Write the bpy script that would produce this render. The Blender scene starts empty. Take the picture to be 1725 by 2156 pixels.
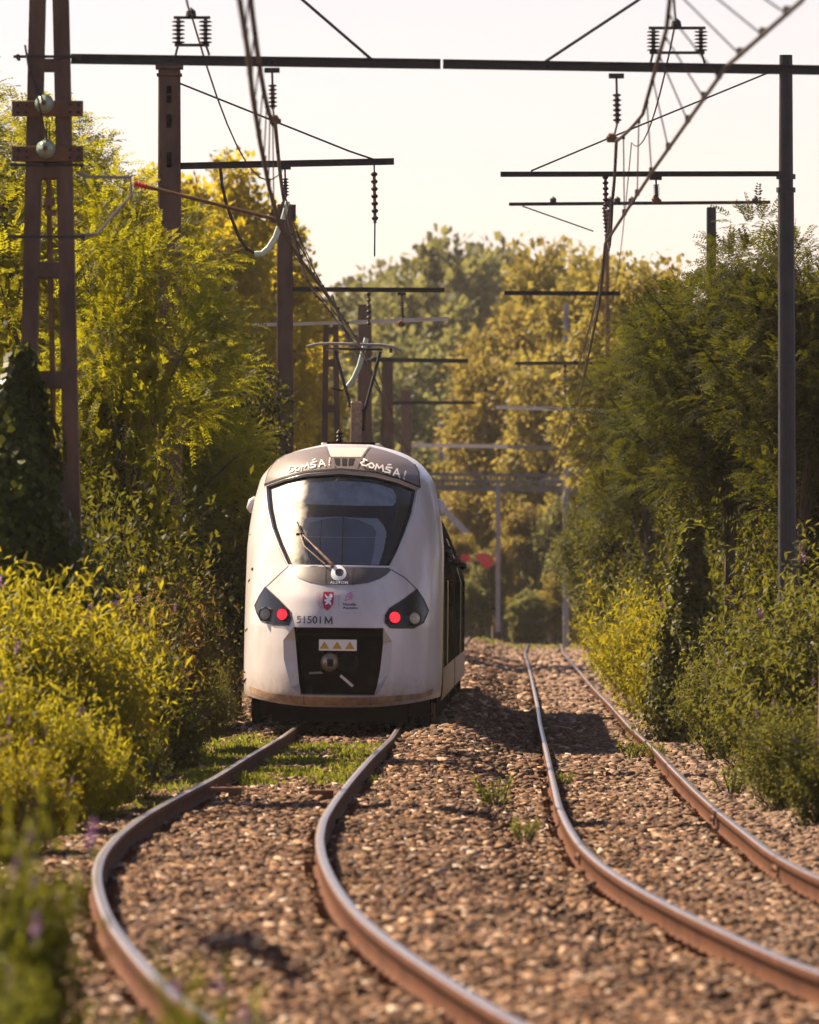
import bpy, bmesh, math, random
import numpy as np
from mathutils import Vector, Matrix, Euler
random.seed(7); RNG=np.random.default_rng(7)
C=bpy.context.scene
COL=C.collection
R=math.radians
# ------------------------------------------------------------------ picture geometry
F=16500.0; YH=1235.0; H=2.06; CX=862.5          # focal length, horizon row, camera height (1725x2156 frame)
def P(x,y,d): return Vector(((x-CX)*d/F, d, H-(y-YH)*d/F))
def X_(x,d): return (x-CX)*d/F
def Z_(y,d): return H-(y-YH)*d/F
# ------------------------------------------------------------------ helpers
def link(o,parent=None):
    COL.objects.link(o)
    if parent: o.parent=parent
    return o
def tag(o,label=None,cat=None,group=None,kind=None):
    if label: o['label']=label
    if cat: o['category']=cat
    if group: o['group']=group
    if kind: o['kind']=kind
    return o
def thing(name,label,cat,loc=(0,0,0),group=None,rot=None):
    o=bpy.data.objects.new(name,None); o.empty_display_size=.2
    COL.objects.link(o); o.location=loc
    if rot: o.rotation_euler=rot
    return tag(o,label,cat,group)
class MB:
    def __init__(s): s.v=[]; s.f=[]; s.m=[]; s.off=Vector((0,0,0))
    def add(s,vs,fs,mi=0):
        n=len(s.v); s.v.extend([tuple(v) for v in vs]); s.f.extend([tuple(i+n for i in f) for f in fs]); s.m.extend([mi]*len(fs)); return s
    def box(s,c,size,M=None,mi=0,taper=1.0):
        c=Vector(c); hx,hy,hz=[q/2 for q in size]; vs=[]
        for z in (-1,1):
            k=1.0 if z<0 else taper
            for x,y in ((-1,-1),(1,-1),(1,1),(-1,1)):
                p=Vector((x*hx*k,y*hy*k,z*hz))
                vs.append(c+(M@p if M else p))
        return s.add(vs,[(3,2,1,0),(4,5,6,7),(0,1,5,4),(1,2,6,5),(2,3,7,6),(3,0,4,7)],mi)
    def bar(s,a,b,w,h=None,up=(0,0,1),mi=0):
        a=Vector(a); b=Vector(b); d=b-a; L=d.length; d.normalize(); h=h or w
        up=Vector(up)
        if abs(d.dot(up))>.98: up=Vector((0,1,0))
        x=d.cross(up).normalized(); z=x.cross(d).normalized()
        M=Matrix((x,d,z)).transposed()
        return s.box((a+b)/2,(w,L,h),M,mi)
    def tube(s,pts,r,n=8,caps=True,mi=0):
        pts=[Vector(p) for p in pts]; k=len(pts)
        rs=r if isinstance(r,(list,tuple)) else [r]*k
        vs=[];fs=[]; prev=None
        for i,p in enumerate(pts):
            t=(pts[min(i+1,k-1)]-pts[max(i-1,0)]).normalized()
            if prev is None:
                a=Vector((0,0,1)) if abs(t.z)<.9 else Vector((1,0,0))
                u=t.cross(a).normalized()
            else:
                u=(prev-t*prev.dot(t)).normalized()
            prev=u; w=t.cross(u)
            for j in range(n):
                a=2*math.pi*j/n; vs.append(p+(u*math.cos(a)+w*math.sin(a))*rs[i])
        for i in range(k-1):
            for j in range(n):
                j2=(j+1)%n; fs.append((i*n+j,i*n+j2,(i+1)*n+j2,(i+1)*n+j))
        if caps: fs.append(tuple(range(n-1,-1,-1))); fs.append(tuple((k-1)*n+j for j in range(n)))
        return s.add(vs,fs,mi)
    def lathe(s,prof,c,axis=(0,0,1),n=16,mi=0):
        ax=Vector(axis).normalized(); a=Vector((0,0,1)) if abs(ax.z)<.9 else Vector((1,0,0))
        u=ax.cross(a).normalized(); w=ax.cross(u); c=Vector(c); vs=[];fs=[]
        for r,h in prof:
            for j in range(n):
                t=2*math.pi*j/n; vs.append(c+ax*h+(u*math.cos(t)+w*math.sin(t))*max(r,1e-4))
        for i in range(len(prof)-1):
            for j in range(n):
                j2=(j+1)%n; fs.append((i*n+j,i*n+j2,(i+1)*n+j2,(i+1)*n+j))
        return s.add(vs,fs,mi)
    def build(s,name,mats,parent=None,smooth=False,world=True,bevel=0):
        me=bpy.data.meshes.new(name)
        o0=Vector((0,0,0))
        if parent is not None and world:
            q=parent
            while q: o0+=q.location; q=q.parent
        me.from_pydata([(v[0]-o0.x,v[1]-o0.y,v[2]-o0.z) for v in s.v],[],s.f)
        mats=mats if isinstance(mats,(list,tuple)) else [mats]
        for m in mats: me.materials.append(m)
        if len(mats)>1: me.polygons.foreach_set('material_index',s.m)
        bm=bmesh.new(); bm.from_mesh(me); bmesh.ops.recalc_face_normals(bm,faces=bm.faces)
        if bevel: bmesh.ops.bevel(bm,geom=list(bm.edges),offset=bevel,segments=1,affect='EDGES',clamp_overlap=True)
        bm.to_mesh(me); bm.free()
        if smooth: me.polygons.foreach_set('use_smooth',[True]*len(me.polygons))
        me.update()
        o=bpy.data.objects.new(name,me); link(o,parent); return o
def fastmesh(name,v,quads,mats,mi=None,smooth=False):
    me=bpy.data.meshes.new(name); n=len(quads); k=quads.shape[1]
    me.vertices.add(len(v)); me.vertices.foreach_set('co',np.ascontiguousarray(v,np.float32).ravel())
    me.loops.add(n*k); me.loops.foreach_set('vertex_index',np.ascontiguousarray(quads,np.int32).ravel())
    me.polygons.add(n); me.polygons.foreach_set('loop_start',np.arange(0,n*k,k,dtype=np.int32))
    me.polygons.foreach_set('loop_total',np.full(n,k,np.int32))
    for m in (mats if isinstance(mats,(list,tuple)) else [mats]): me.materials.append(m)
    if mi is not None: me.polygons.foreach_set('material_index',np.ascontiguousarray(mi,np.int32))
    if smooth: me.polygons.foreach_set('use_smooth',np.ones(n,bool))
    me.update(calc_edges=True); return me
# ------------------------------------------------------------------ materials
def mat(name): 
    m=bpy.data.materials.new(name); m.use_nodes=True; nt=m.node_tree
    return m,nt,nt.nodes['Principled BSDF']
def N(nt,t,**kw):
    n=nt.nodes.new(t)
    for k,v in kw.items():
        if k.startswith('i_'): n.inputs[k[2:].replace('_',' ')].default_value=v
        else: setattr(n,k,v)
    return n
def noisemix(nt,c1,c2,scale,detail=4,lo=.35,hi=.65,coord='Object',rough=.6,vec=None,stretch=None):
    tc=N(nt,'ShaderNodeTexCoord'); src=tc.outputs[coord]
    if stretch:
        mp=N(nt,'ShaderNodeMapping'); mp.inputs['Scale'].default_value=stretch; nt.links.new(src,mp.inputs['Vector']); src=mp.outputs[0]
    no=N(nt,'ShaderNodeTexNoise'); no.inputs['Scale'].default_value=scale; no.inputs['Detail'].default_value=detail; no.inputs['Roughness'].default_value=rough
    nt.links.new(src,no.inputs['Vector'])
    mr=N(nt,'ShaderNodeMapRange'); mr.inputs['From Min'].default_value=lo; mr.inputs['From Max'].default_value=hi
    nt.links.new(no.outputs['Fac'],mr.inputs['Value'])
    mx=N(nt,'ShaderNodeMix',data_type='RGBA'); nt.links.new(mr.outputs[0],mx.inputs['Factor'])
    for i,c in ((6,c1),(7,c2)):
        if hasattr(c,'links'): nt.links.new(c,mx.inputs[i])
        else: mx.inputs[i].default_value=(*c,1)
    return mx.outputs[2],no.outputs['Fac']
def simple(name,c1,c2=None,scale=6,rough=.6,metal=0,bump=0,bscale=None,spec=.5,lo=.35,hi=.65,coat=0,stretch=None):
    m,nt,b=mat(name); b.inputs['Roughness'].default_value=rough; b.inputs['Metallic'].default_value=metal
    b.inputs['Specular IOR Level'].default_value=spec; b.inputs['Coat Weight'].default_value=coat; b.inputs['Coat Roughness'].default_value=.08
    if c2 is None: b.inputs['Base Color'].default_value=(*c1,1); return m
    col,fac=noisemix(nt,c1,c2,scale,lo=lo,hi=hi,stretch=stretch); nt.links.new(col,b.inputs['Base Color'])
    if bump:
        no=N(nt,'ShaderNodeTexNoise'); no.inputs['Scale'].default_value=bscale or scale*4; no.inputs['Detail'].default_value=5
        tc=N(nt,'ShaderNodeTexCoord'); nt.links.new(tc.outputs['Object'],no.inputs['Vector'])
        bp=N(nt,'ShaderNodeBump'); bp.inputs['Strength'].default_value=bump; bp.inputs['Distance'].default_value=.02
        nt.links.new(no.outputs['Fac'],bp.inputs['Height']); nt.links.new(bp.outputs[0],b.inputs['Normal'])
    return m
def leafmat(name,cols,trans,tw=.45,rough=.55,huev=1.0,spec=.12):
    """cols: 3 leaf colours picked per leaf; trans: light shining through"""
    m,nt,b=mat(name); b.inputs['Roughness'].default_value=rough; b.inputs['Specular IOR Level'].default_value=spec
    g=N(nt,'ShaderNodeNewGeometry'); cr=N(nt,'ShaderNodeValToRGB'); cr.color_ramp.interpolation='LINEAR'
    e=cr.color_ramp.elements
    e[0].position=0; e[0].color=(*cols[0],1); e[1].position=1; e[1].color=(*cols[-1],1)
    for i,c in enumerate(cols[1:-1]): q=e.new((i+1)/(len(cols)-1)); q.color=(*c,1)
    nt.links.new(g.outputs['Random Per Island'],cr.inputs[0])
    oi=N(nt,'ShaderNodeObjectInfo'); hs=N(nt,'ShaderNodeHueSaturation')
    mr=N(nt,'ShaderNodeMapRange'); mr.inputs['To Min'].default_value=.5-.02*huev; mr.inputs['To Max'].default_value=.5+.02*huev
    mv=N(nt,'ShaderNodeMapRange'); mv.inputs['To Min'].default_value=.8; mv.inputs['To Max'].default_value=1.2
    nt.links.new(oi.outputs['Random'],mr.inputs[0]); nt.links.new(mr.outputs[0],hs.inputs['Hue']); nt.links.new(oi.outputs['Random'],mv.inputs[0]); nt.links.new(mv.outputs[0],hs.inputs['Value'])
    nt.links.new(cr.outputs[0],hs.inputs['Color']); nt.links.new(hs.outputs[0],b.inputs['Base Color'])
    tr=N(nt,'ShaderNodeBsdfTranslucent'); tm=N(nt,'ShaderNodeMix',data_type='RGBA',blend_type='MULTIPLY'); tm.inputs[0].default_value=1
    sc=N(nt,'ShaderNodeMix',data_type='RGBA'); sc.inputs[0].default_value=.75
    nt.links.new(hs.outputs[0],sc.inputs[6]); sc.inputs[7].default_value=(*trans,1)
    nt.links.new(sc.outputs[2],tr.inputs['Color'])
    ms=N(nt,'ShaderNodeMixShader'); ms.inputs[0].default_value=tw
    nt.links.new(b.outputs[0],ms.inputs[1]); nt.links.new(tr.outputs[0],ms.inputs[2])
    nt.links.new(ms.outputs[0],nt.nodes['Material Output'].inputs['Surface']); return m
M={}
M['white']=None
def paint(name,c1,c2,rough=.32,coat=.4,dirtz=True):
    m,nt,b=mat(name); b.inputs['Roughness'].default_value=rough; b.inputs['Coat Weight'].default_value=coat; b.inputs['Coat Roughness'].default_value=.12
    col,f=noisemix(nt,c1,c2,1.3,detail=6,lo=.4,hi=.75,stretch=(1,1,.35))
    if dirtz:   # road grime building up towards the bottom edge, a stain of its own
        tc=N(nt,'ShaderNodeTexCoord'); sp=N(nt,'ShaderNodeSeparateXYZ'); nt.links.new(tc.outputs['Object'],sp.inputs[0])
        no=N(nt,'ShaderNodeTexNoise'); no.inputs['Scale'].default_value=9; no.inputs['Detail'].default_value=6; nt.links.new(tc.outputs['Object'],no.inputs['Vector'])
        ad=N(nt,'ShaderNodeMath',operation='MULTIPLY_ADD'); ad.inputs[1].default_value=-.5; nt.links.new(no.outputs['Fac'],ad.inputs[0]); nt.links.new(sp.outputs['Z'],ad.inputs[2])
        mr=N(nt,'ShaderNodeMapRange'); mr.inputs['From Min'].default_value=.05; mr.inputs['From Max'].default_value=.55; mr.inputs['To Min'].default_value=.75; mr.inputs['To Max'].default_value=0
        nt.links.new(ad.outputs[0],mr.inputs[0])
        mx=N(nt,'ShaderNodeMix',data_type='RGBA'); nt.links.new(mr.outputs[0],mx.inputs[0]); nt.links.new(col,mx.inputs[6]); mx.inputs[7].default_value=(.22,.13,.07,1)
        # fine specks
        n2=N(nt,'ShaderNodeTexNoise'); n2.inputs['Scale'].default_value=70; n2.inputs['Detail'].default_value=2; nt.links.new(tc.outputs['Object'],n2.inputs['Vector'])
        m2=N(nt,'ShaderNodeMapRange'); m2.inputs['From Min'].default_value=.66; m2.inputs['From Max'].default_value=.72; m2.inputs['To Max'].default_value=.5; nt.links.new(n2.outputs['Fac'],m2.inputs[0])
        mx2=N(nt,'ShaderNodeMix',data_type='RGBA'); nt.links.new(m2.outputs[0],mx2.inputs[0]); nt.links.new(mx.outputs[2],mx2.inputs[6]); mx2.inputs[7].default_value=(.2,.15,.12,1)
        col=mx2.outputs[2]
    nt.links.new(col,b.inputs['Base Color']); return m
M['white']=paint('train_white_paint',(.62,.57,.54),(.43,.375,.335))
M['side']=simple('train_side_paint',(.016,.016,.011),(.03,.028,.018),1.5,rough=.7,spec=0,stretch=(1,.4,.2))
M['grey']=paint('train_taupe_paint',(.125,.092,.08),(.10,.074,.065),rough=.5,coat=.1,dirtz=False)
M['dgrey']=paint('train_dark_taupe',(.085,.068,.064),(.07,.056,.052),rough=.45,coat=.15,dirtz=False)
M['black']=simple('black_trim',(.004,.004,.004),(.009,.008,.008),30,rough=.6,spec=.1)
M['gloss']=simple('gloss_black',(.006,.006,.007),rough=.25,spec=.22)
M['matt']=simple('matt_black_gear',(.002,.002,.002),(.006,.005,.004),8,rough=.95,spec=0)
M['panel']=simple('roof_panel_green_grey',(.46,.47,.40),(.40,.40,.34),5,rough=.5)
M['dirty']=simple('grimy_bumper',(.36,.22,.12),(.20,.11,.055),6,rough=.7,bump=.2)
M['seam']=simple('seam_black',(.03,.022,.02),rough=.8)
M['logo']=simple('white_lettering',(.85,.84,.82),rough=.5)
M['navy']=simple('dark_blue_lettering',(.03,.035,.06),rough=.5)
M['crest']=simple('crimson_decal',(.42,.012,.06),rough=.4)
M['pink']=simple('pink_decal',(.62,.10,.32),rough=.4)
M['spray']=simple('white_spray_paint',(.80,.76,.70),(.68,.62,.57),9,rough=.6)
M['chrome']=simple('lamp_reflector',(.78,.72,.62),rough=.3,metal=.35)
M['visor']=simple('cab_visor_grey',(.55,.56,.58),(.34,.35,.37),6,rough=.7,stretch=(1,1,.3))
M['cabwall']=simple('cab_wall_blue_grey',(.18,.205,.25),(.14,.16,.20),4,rough=.7)
M['cabpale']=simple('cab_pale_blue_grey',(.42,.43,.46),(.34,.35,.38),4,rough=.7)
M['wiper']=simple('wiper_tan_arm',(.42,.26,.15),(.25,.14,.08),20,rough=.5)
M['brass']=simple('coupler_greased_metal',(.42,.34,.22),(.22,.17,.10),14,rough=.35,metal=.6)
M['yellow']=simple('warning_yellow',(.55,.34,.02),rough=.5)
M['concrete']=simple('weathered_brown_concrete',(.15,.088,.058),(.07,.042,.03),3.5,rough=.9,bump=.35,bscale=40,stretch=(1,1,.3))
M['steel']=simple('dark_painted_steel',(.013,.012,.014),(.026,.020,.019),5,rough=.55,bump=.1)
M['rusty']=simple('rusty_steel',(.20,.085,.035),(.10,.045,.025),9,rough=.75,bump=.15)
M['plate']=simple('rusted_brown_plate',(.17,.075,.03),(.10,.045,.022),7,rough=.7,bump=.2)
M['wire']=simple('copper_wire_weathered',(.03,.022,.018),(.06,.036,.025),30,rough=.55,metal=.3)
M['sunbeam']=simple('pale_steel_painted_sun',(.8,.7,.58),(.65,.56,.46),6,rough=.5,metal=.2)  # sunlight on the pale beams is put into this colour
M['porc']=simple('brown_porcelain',(.05,.025,.02),rough=.2)
M['sleeve']=simple('pale_green_sleeve',(.55,.62,.48),rough=.35)
M['red']=simple('red_board',(.62,.03,.035),rough=.45)
M['greypost']=simple('grey_post',(.28,.25,.25),(.22,.2,.2),5,rough=.7)
M['bark']=simple('bark',(.09,.06,.04),(.045,.03,.022),6,rough=.95,bump=.5,stretch=(1,1,.2))
M['darkb']=simple('weathered_dark_steelwork',(.10,.092,.092),(.14,.13,.125),2,rough=.8)
M['paleb']=simple('pale_concrete_stringer',(.45,.40,.37),(.36,.32,.3),3,rough=.8)
M['skirt']=simple('peach_skirt',(.5,.33,.21),(.34,.22,.14),2,rough=.5)
# rail
M['railside']=simple('rail_rust',(.12,.043,.015),(.06,.022,.010),5,rough=.8,spec=.12,bump=.15,bscale=60,stretch=(1,1,1))
M['railtop']=simple('rail_polished_head',(.50,.43,.38),(.34,.28,.24),4,rough=.28,metal=.9,stretch=(8,.6,1))
M['glassball']=simple('green_glass_insulator',(.30,.38,.26),rough=.08,coat=.8)
# glass
def glassmat(name,dust=.10,edge=0.0):
    m,nt,b=mat(name); nt.nodes.remove(b)
    tr=N(nt,'ShaderNodeBsdfTransparent'); tr.inputs[0].default_value=(.86,.88,.88,1)
    gl=N(nt,'ShaderNodeBsdfGlossy'); gl.inputs['Roughness'].default_value=.05
    fr=N(nt,'ShaderNodeFresnel'); fr.inputs[0].default_value=1.5
    m1=N(nt,'ShaderNodeMixShader'); nt.links.new(fr.outputs[0],m1.inputs[0]); nt.links.new(tr.outputs[0],m1.inputs[1]); nt.links.new(gl.outputs[0],m1.inputs[2])
    df=N(nt,'ShaderNodeBsdfDiffuse'); df.inputs[0].default_value=(.75,.70,.66,1)
    g2=N(nt,'ShaderNodeBsdfGlossy'); g2.inputs['Roughness'].default_value=.55; g2.inputs[0].default_value=(.8,.76,.7,1)
    md=N(nt,'ShaderNodeMixShader'); md.inputs[0].default_value=.5; nt.links.new(df.outputs[0],md.inputs[1]); nt.links.new(g2.outputs[0],md.inputs[2])
    tc=N(nt,'ShaderNodeTexCoord'); no=N(nt,'ShaderNodeTexNoise'); no.inputs['Scale'].default_value=3; no.inputs['Detail'].default_value=8; no.inputs['Roughness'].default_value=.65
    nt.links.new(tc.outputs['Object'],no.inputs['Vector'])
    mr=N(nt,'ShaderNodeMapRange'); mr.inputs['From Min'].default_value=.35; mr.inputs['From Max'].default_value=.7; mr.inputs['To Min'].default_value=dust*.5; mr.inputs['To Max'].default_value=dust*1.5
    nt.links.new(no.outputs['Fac'],mr.inputs[0])
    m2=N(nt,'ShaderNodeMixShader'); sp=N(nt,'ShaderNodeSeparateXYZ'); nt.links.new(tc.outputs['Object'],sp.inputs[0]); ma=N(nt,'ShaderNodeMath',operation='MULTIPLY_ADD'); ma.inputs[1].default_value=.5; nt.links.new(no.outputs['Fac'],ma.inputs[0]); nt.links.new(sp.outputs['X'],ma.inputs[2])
    me_=N(nt,'ShaderNodeMapRange'); me_.inputs['From Min'].default_value=-.62; me_.inputs['From Max'].default_value=-.25; me_.inputs['To Min'].default_value=edge; me_.inputs['To Max'].default_value=0; nt.links.new(ma.outputs[0],me_.inputs[0])  # pale veil on the left stands for sky glare, put into the glass
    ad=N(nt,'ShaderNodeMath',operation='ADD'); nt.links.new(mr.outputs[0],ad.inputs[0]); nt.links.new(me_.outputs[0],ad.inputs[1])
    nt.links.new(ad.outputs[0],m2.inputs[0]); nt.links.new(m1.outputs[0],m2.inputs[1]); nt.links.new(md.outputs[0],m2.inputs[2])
    nt.links.new(m2.outputs[0],nt.nodes['Material Output'].inputs['Surface']); return m
M['glass']=glassmat('dusty_glass_painted_glare',.014,.5)
M['lens']=glassmat('lamp_lens_glass',.03)
def emis(name,c,st):
    m,nt,b=mat(name); b.inputs['Base Color'].default_value=(*c,1)
    tc=N(nt,'ShaderNodeTexCoord'); vo=N(nt,'ShaderNodeTexVoronoi'); vo.inputs['Scale'].default_value=38; nt.links.new(tc.outputs['Object'],vo.inputs['Vector'])
    mr=N(nt,'ShaderNodeMapRange'); mr.inputs['From Min'].default_value=.1; mr.inputs['From Max'].default_value=.5; mr.inputs['To Min'].default_value=st*1.6; mr.inputs['To Max'].default_value=st*.6
    nt.links.new(vo.outputs['Distance'],mr.inputs[0])
    b.inputs['Emission Color'].default_value=(1,.03,.05,1); nt.links.new(mr.outputs[0],b.inputs['Emission Strength']); return m
M['tail']=emis('lit_red_tail_lamp',(.4,.01,.02),.55)
# ground
def groundmat():
    m,nt,b=mat('gravelly_ground'); b.inputs['Roughness'].default_value=.95; b.inputs['Specular IOR Level'].default_value=.2
    c1,_=noisemix(nt,(.05,.027,.016),(.022,.012,.008),14,detail=8)
    c2,_=noisemix(nt,c1,(.085,.05,.032),.35,detail=5,lo=.5,hi=.7)
    nt.links.new(c2,b.inputs['Base Color'])
    vo=N(nt,'ShaderNodeTexVoronoi'); vo.inputs['Scale'].default_value=14; tc=N(nt,'ShaderNodeTexCoord'); nt.links.new(tc.outputs['Object'],vo.inputs['Vector'])
    bp=N(nt,'ShaderNodeBump'); bp.inputs['Strength'].default_value=1; bp.inputs['Distance'].default_value=.05; bp.invert=True
    nt.links.new(vo.outputs['Distance'],bp.inputs['Height']); nt.links.new(bp.outputs[0],b.inputs['Normal']); return m
def stonemat():
    m,nt,b=mat('crushed_ballast_stone'); b.inputs['Roughness'].default_value=.85; b.inputs['Specular IOR Level'].default_value=.3
    g=N(nt,'ShaderNodeNewGeometry'); cr=N(nt,'ShaderNodeValToRGB'); e=cr.color_ramp.elements
    e[0].position=0; e[0].color=(.036,.016,.007,1); e[1].position=1; e[1].color=(.42,.34,.27,1)
    for p,c in ((.3,(.074,.034,.015)),(.6,(.125,.060,.027)),(.85,(.205,.110,.054)),(.95,(.38,.25,.16))): q=e.new(p); q.color=(*c,1)
    nt.links.new(g.outputs['Random Per Island'],cr.inputs[0])
    # wide patches: rust-stained near the rails, paler elsewhere
    tc=N(nt,'ShaderNodeTexCoord'); no=N(nt,'ShaderNodeTexNoise'); no.inputs['Scale'].default_value=.5; no.inputs['Detail'].default_value=4; nt.links.new(tc.outputs['Object'],no.inputs['Vector'])
    mr=N(nt,'ShaderNodeMapRange'); mr.inputs['From Min'].default_value=.3; mr.inputs['From Max'].default_value=.7; mr.inputs['To Min'].default_value=.75; mr.inputs['To Max'].default_value=1.25; nt.links.new(no.outputs['Fac'],mr.inputs[0])
    hs=N(nt,'ShaderNodeHueSaturation'); nt.links.new(mr.outputs[0],hs.inputs['Value']); nt.links.new(cr.outputs[0],hs.inputs['Color'])
    # the right-hand shoulder is a paler, greyer stone
    sp=N(nt,'ShaderNodeSeparateXYZ'); nt.links.new(tc.outputs['Object'],sp.inputs[0])
    m3=N(nt,'ShaderNodeMapRange'); m3.inputs['From Min'].default_value=2.0; m3.inputs['From Max'].default_value=4.6; m3.inputs['To Max'].default_value=.75; nt.links.new(sp.outputs['X'],m3.inputs[0])
    mx=N(nt,'ShaderNodeMix',data_type='RGBA'); nt.links.new(m3.outputs[0],mx.inputs[0]); nt.links.new(hs.outputs[0],mx.inputs[6]); mx.inputs[7].default_value=(.22,.145,.10,1)
    nt.links.new(mx.outputs[2],b.inputs['Base Color'])
    return m
M['ground']=groundmat(); M['stone']=stonemat()
# leaves
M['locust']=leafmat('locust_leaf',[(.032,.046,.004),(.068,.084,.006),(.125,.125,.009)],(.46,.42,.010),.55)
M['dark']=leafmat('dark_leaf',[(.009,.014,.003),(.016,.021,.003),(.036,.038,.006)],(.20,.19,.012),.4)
M['rlocust']=leafmat('shaded_locust_leaf',[(.007,.011,.002),(.013,.017,.003),(.042,.044,.005)],(.17,.17,.010),.33,rough=.7,spec=.05)  # shade of the right-hand trees is put into this darker leaf colour
M['yellow_leaf']=leafmat('autumn_yellow_leaf',[(.14,.125,.010),(.22,.18,.011),(.31,.22,.016)],(.62,.47,.02),.58)
M['golden']=leafmat('golden_leaf',[(.15,.12,.028),(.20,.155,.035),(.26,.20,.05)],(.40,.32,.06),.42)
M['fargreen']=leafmat('far_leaf_painted_haze',[(.07,.082,.030),(.105,.112,.042),(.16,.15,.06)],(.30,.29,.08),.45)  # distance haze is put into these paler leaf colours
M['bush']=leafmat('bush_leaf',[(.07,.085,.008),(.13,.13,.010),(.22,.175,.014)],(.48,.40,.015),.48)
M['near_leaf']=leafmat('near_leaf',[(.05,.065,.010),(.085,.10,.014),(.14,.14,.02)],(.28,.28,.02),.4)
M['bush2']=leafmat('olive_bush_leaf',[(.022,.029,.006),(.045,.050,.009),(.12,.11,.03)],(.28,.27,.03),.35)
M['brownbush']=leafmat('browning_bush_leaf',[(.07,.055,.012),(.12,.075,.018),(.16,.09,.025)],(.30,.19,.03),.4)
M['ivy']=leafmat('ivy_leaf',[(.014,.022,.005),(.030,.040,.008),(.075,.085,.016)],(.22,.24,.02),.32,rough=.35)
M['grass']=leafmat('grass_blade',[(.06,.08,.012),(.10,.12,.018),(.17,.16,.03)],(.35,.36,.03),.4)
M['flower']=simple('lilac_flower',(.42,.20,.42),(.55,.30,.50),40,rough=.7)
M['twig']=simple('dark_red_twig',(.035,.008,.006),(.018,.005,.004),20,rough=.8)
# ------------------------------------------------------------------ track geometry
LL=[(592,1553),(525,1591),(450,1638),(375,1676),(300,1718),(250,1756),(215,1796),(202,1836),(207,1876),(225,1931),(260,1981),(310,2041),(370,2101)]
LR=[(825,1553),(780,1596),(740,1641),(705,1686),(680,1726),(672,1766),(678,1806),(700,1856),(735,1906),(780,1951),(862,2012),(927,2054),(1002,2102),(1082,2152)]
RL=[(1105,1374),(1119,1425),(1132,1485),(1137,1522),(1150,1577),(1162,1632),(1177,1697),(1195,1737),(1220,1777),(1262,1817),(1312,1852),(1387,1894),(1462,1932),(1562,1979),(1662,2024),(1725,2049)]
RR=[(1186,1374),(1223,1416),(1250,1448),(1287,1485),(1329,1532),(1377,1574),(1417,1617),(1462,1662),(1512,1707),(1572,1754),(1627,1797),(1682,1827),(1725,1849)]
def zR(d): return np.interp(d,[0,60,90,140,200,300],[-.10,-.12,-.16,-.24,-.30,-.30])
def unproj(pts,right):
    p=np.array(pts,float); d=F*H/(p[:,1]-YH)
    for _ in range(6): d=F*(H-(zR(d) if right else 0))/(p[:,1]-YH)
    o=np.argsort(d); return d[o],((p[:,0]-CX)*d/F)[o]
DG=np.arange(18,420,.5)
def smooth(a,k):
    ker=np.hanning(k+2)[1:-1]; ker/=ker.sum(); pad=k//2
    b=np.concatenate([2*a[0]-a[pad:0:-1],a,2*a[-1]-a[-2:-pad-2:-1]]); return np.convolve(b,ker,'valid')[:len(a)]
def curve(d,x,far,k=13):
    # extrapolate near end, join far control points
    s=(x[1]-x[0])/(d[1]-d[0]); s2=s-.03
    dn=np.array([d[0]-22,d[0]-11]); xn=np.array([x[0]-s*22+.9*abs(0)+.012*22*11*.6,x[0]-s*11+.012*11*5*.6])
    dd=np.concatenate([dn,d,[q[0] for q in far]]); xx=np.concatenate([xn,x,[q[1] for q in far]])
    # monotone cubic (pchip-like through numpy): resample then smooth
    y=np.interp(DG,dd,xx); return smooth(y,k)
dl,xl=unproj(LL,0); dr,xr=unproj(LR,0)
farc=[(123,-.83),(145,-.40),(188,.05),(245,.75),(324,1.75),(420,3.0)]
XLL=curve(dl,xl,[(a,b-.75) for a,b in farc]); XLR=curve(dr,xr,[(a,b+.75) for a,b in farc])
dl2,xl2=unproj(RL,1); dr2,xr2=unproj(RR,1)
XRL=curve(dl2,xl2,[(324,4.9),(420,6.2)]); XRR=curve(dr2,xr2,[(324,6.25),(420,7.6)])
CL=(XLL+XLR)/2; CR=(XRL+XRR)/2
def cl(d): return np.interp(d,DG,CL)
def cr(d): return np.interp(d,DG,CR)
CREST=322.
def crest(d):
    t=np.clip(d-CREST,0,None); return -np.where(t<40,t*t*.0011,40*40*.0011+(t-40)*.088*.35)*np.where(t>0,1,0)
def sstep(a,b,x): t=np.clip((x-a)/(b-a),0,1); return t*t*(3-2*t)
def gz(X,d):
    X=np.asarray(X,float); d=np.asarray(d,float)
    a=cl(d); b=cr(d); m=(a+b)/2
    z=-.215+zR(d)*sstep(a+.9,b-.9,X)
    z=z+.26*np.exp(-((X-(m-.25))/.62)**2)*sstep(92,112,d)*(1-sstep(165,230,d))     # heaped stone between the tracks
    z=z+.05*np.exp(-((X-m)/.5)**2)*(1-sstep(92,112,d))
    z=z-.22*sstep(a-1.35,a-2.6,X)*1.0*0+(-.18)*sstep(1.25,2.4,a-X)
    z=z+.10*sstep(1.3,2.3,X-b)+.5*sstep(2.6,9,X-b)+.3*sstep(3,12,a-X)
    z=z+crest(d)*1.0
    z=z+16*sstep(430,900,d)+10*sstep(25,160,np.abs(X-m))*sstep(60,200,d)
    z=z+.012*np.sin(X*7.3+d*1.7)+.012*np.sin(X*3.1-d*2.3)+.02*np.sin(d*.8+X)
    return z
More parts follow.
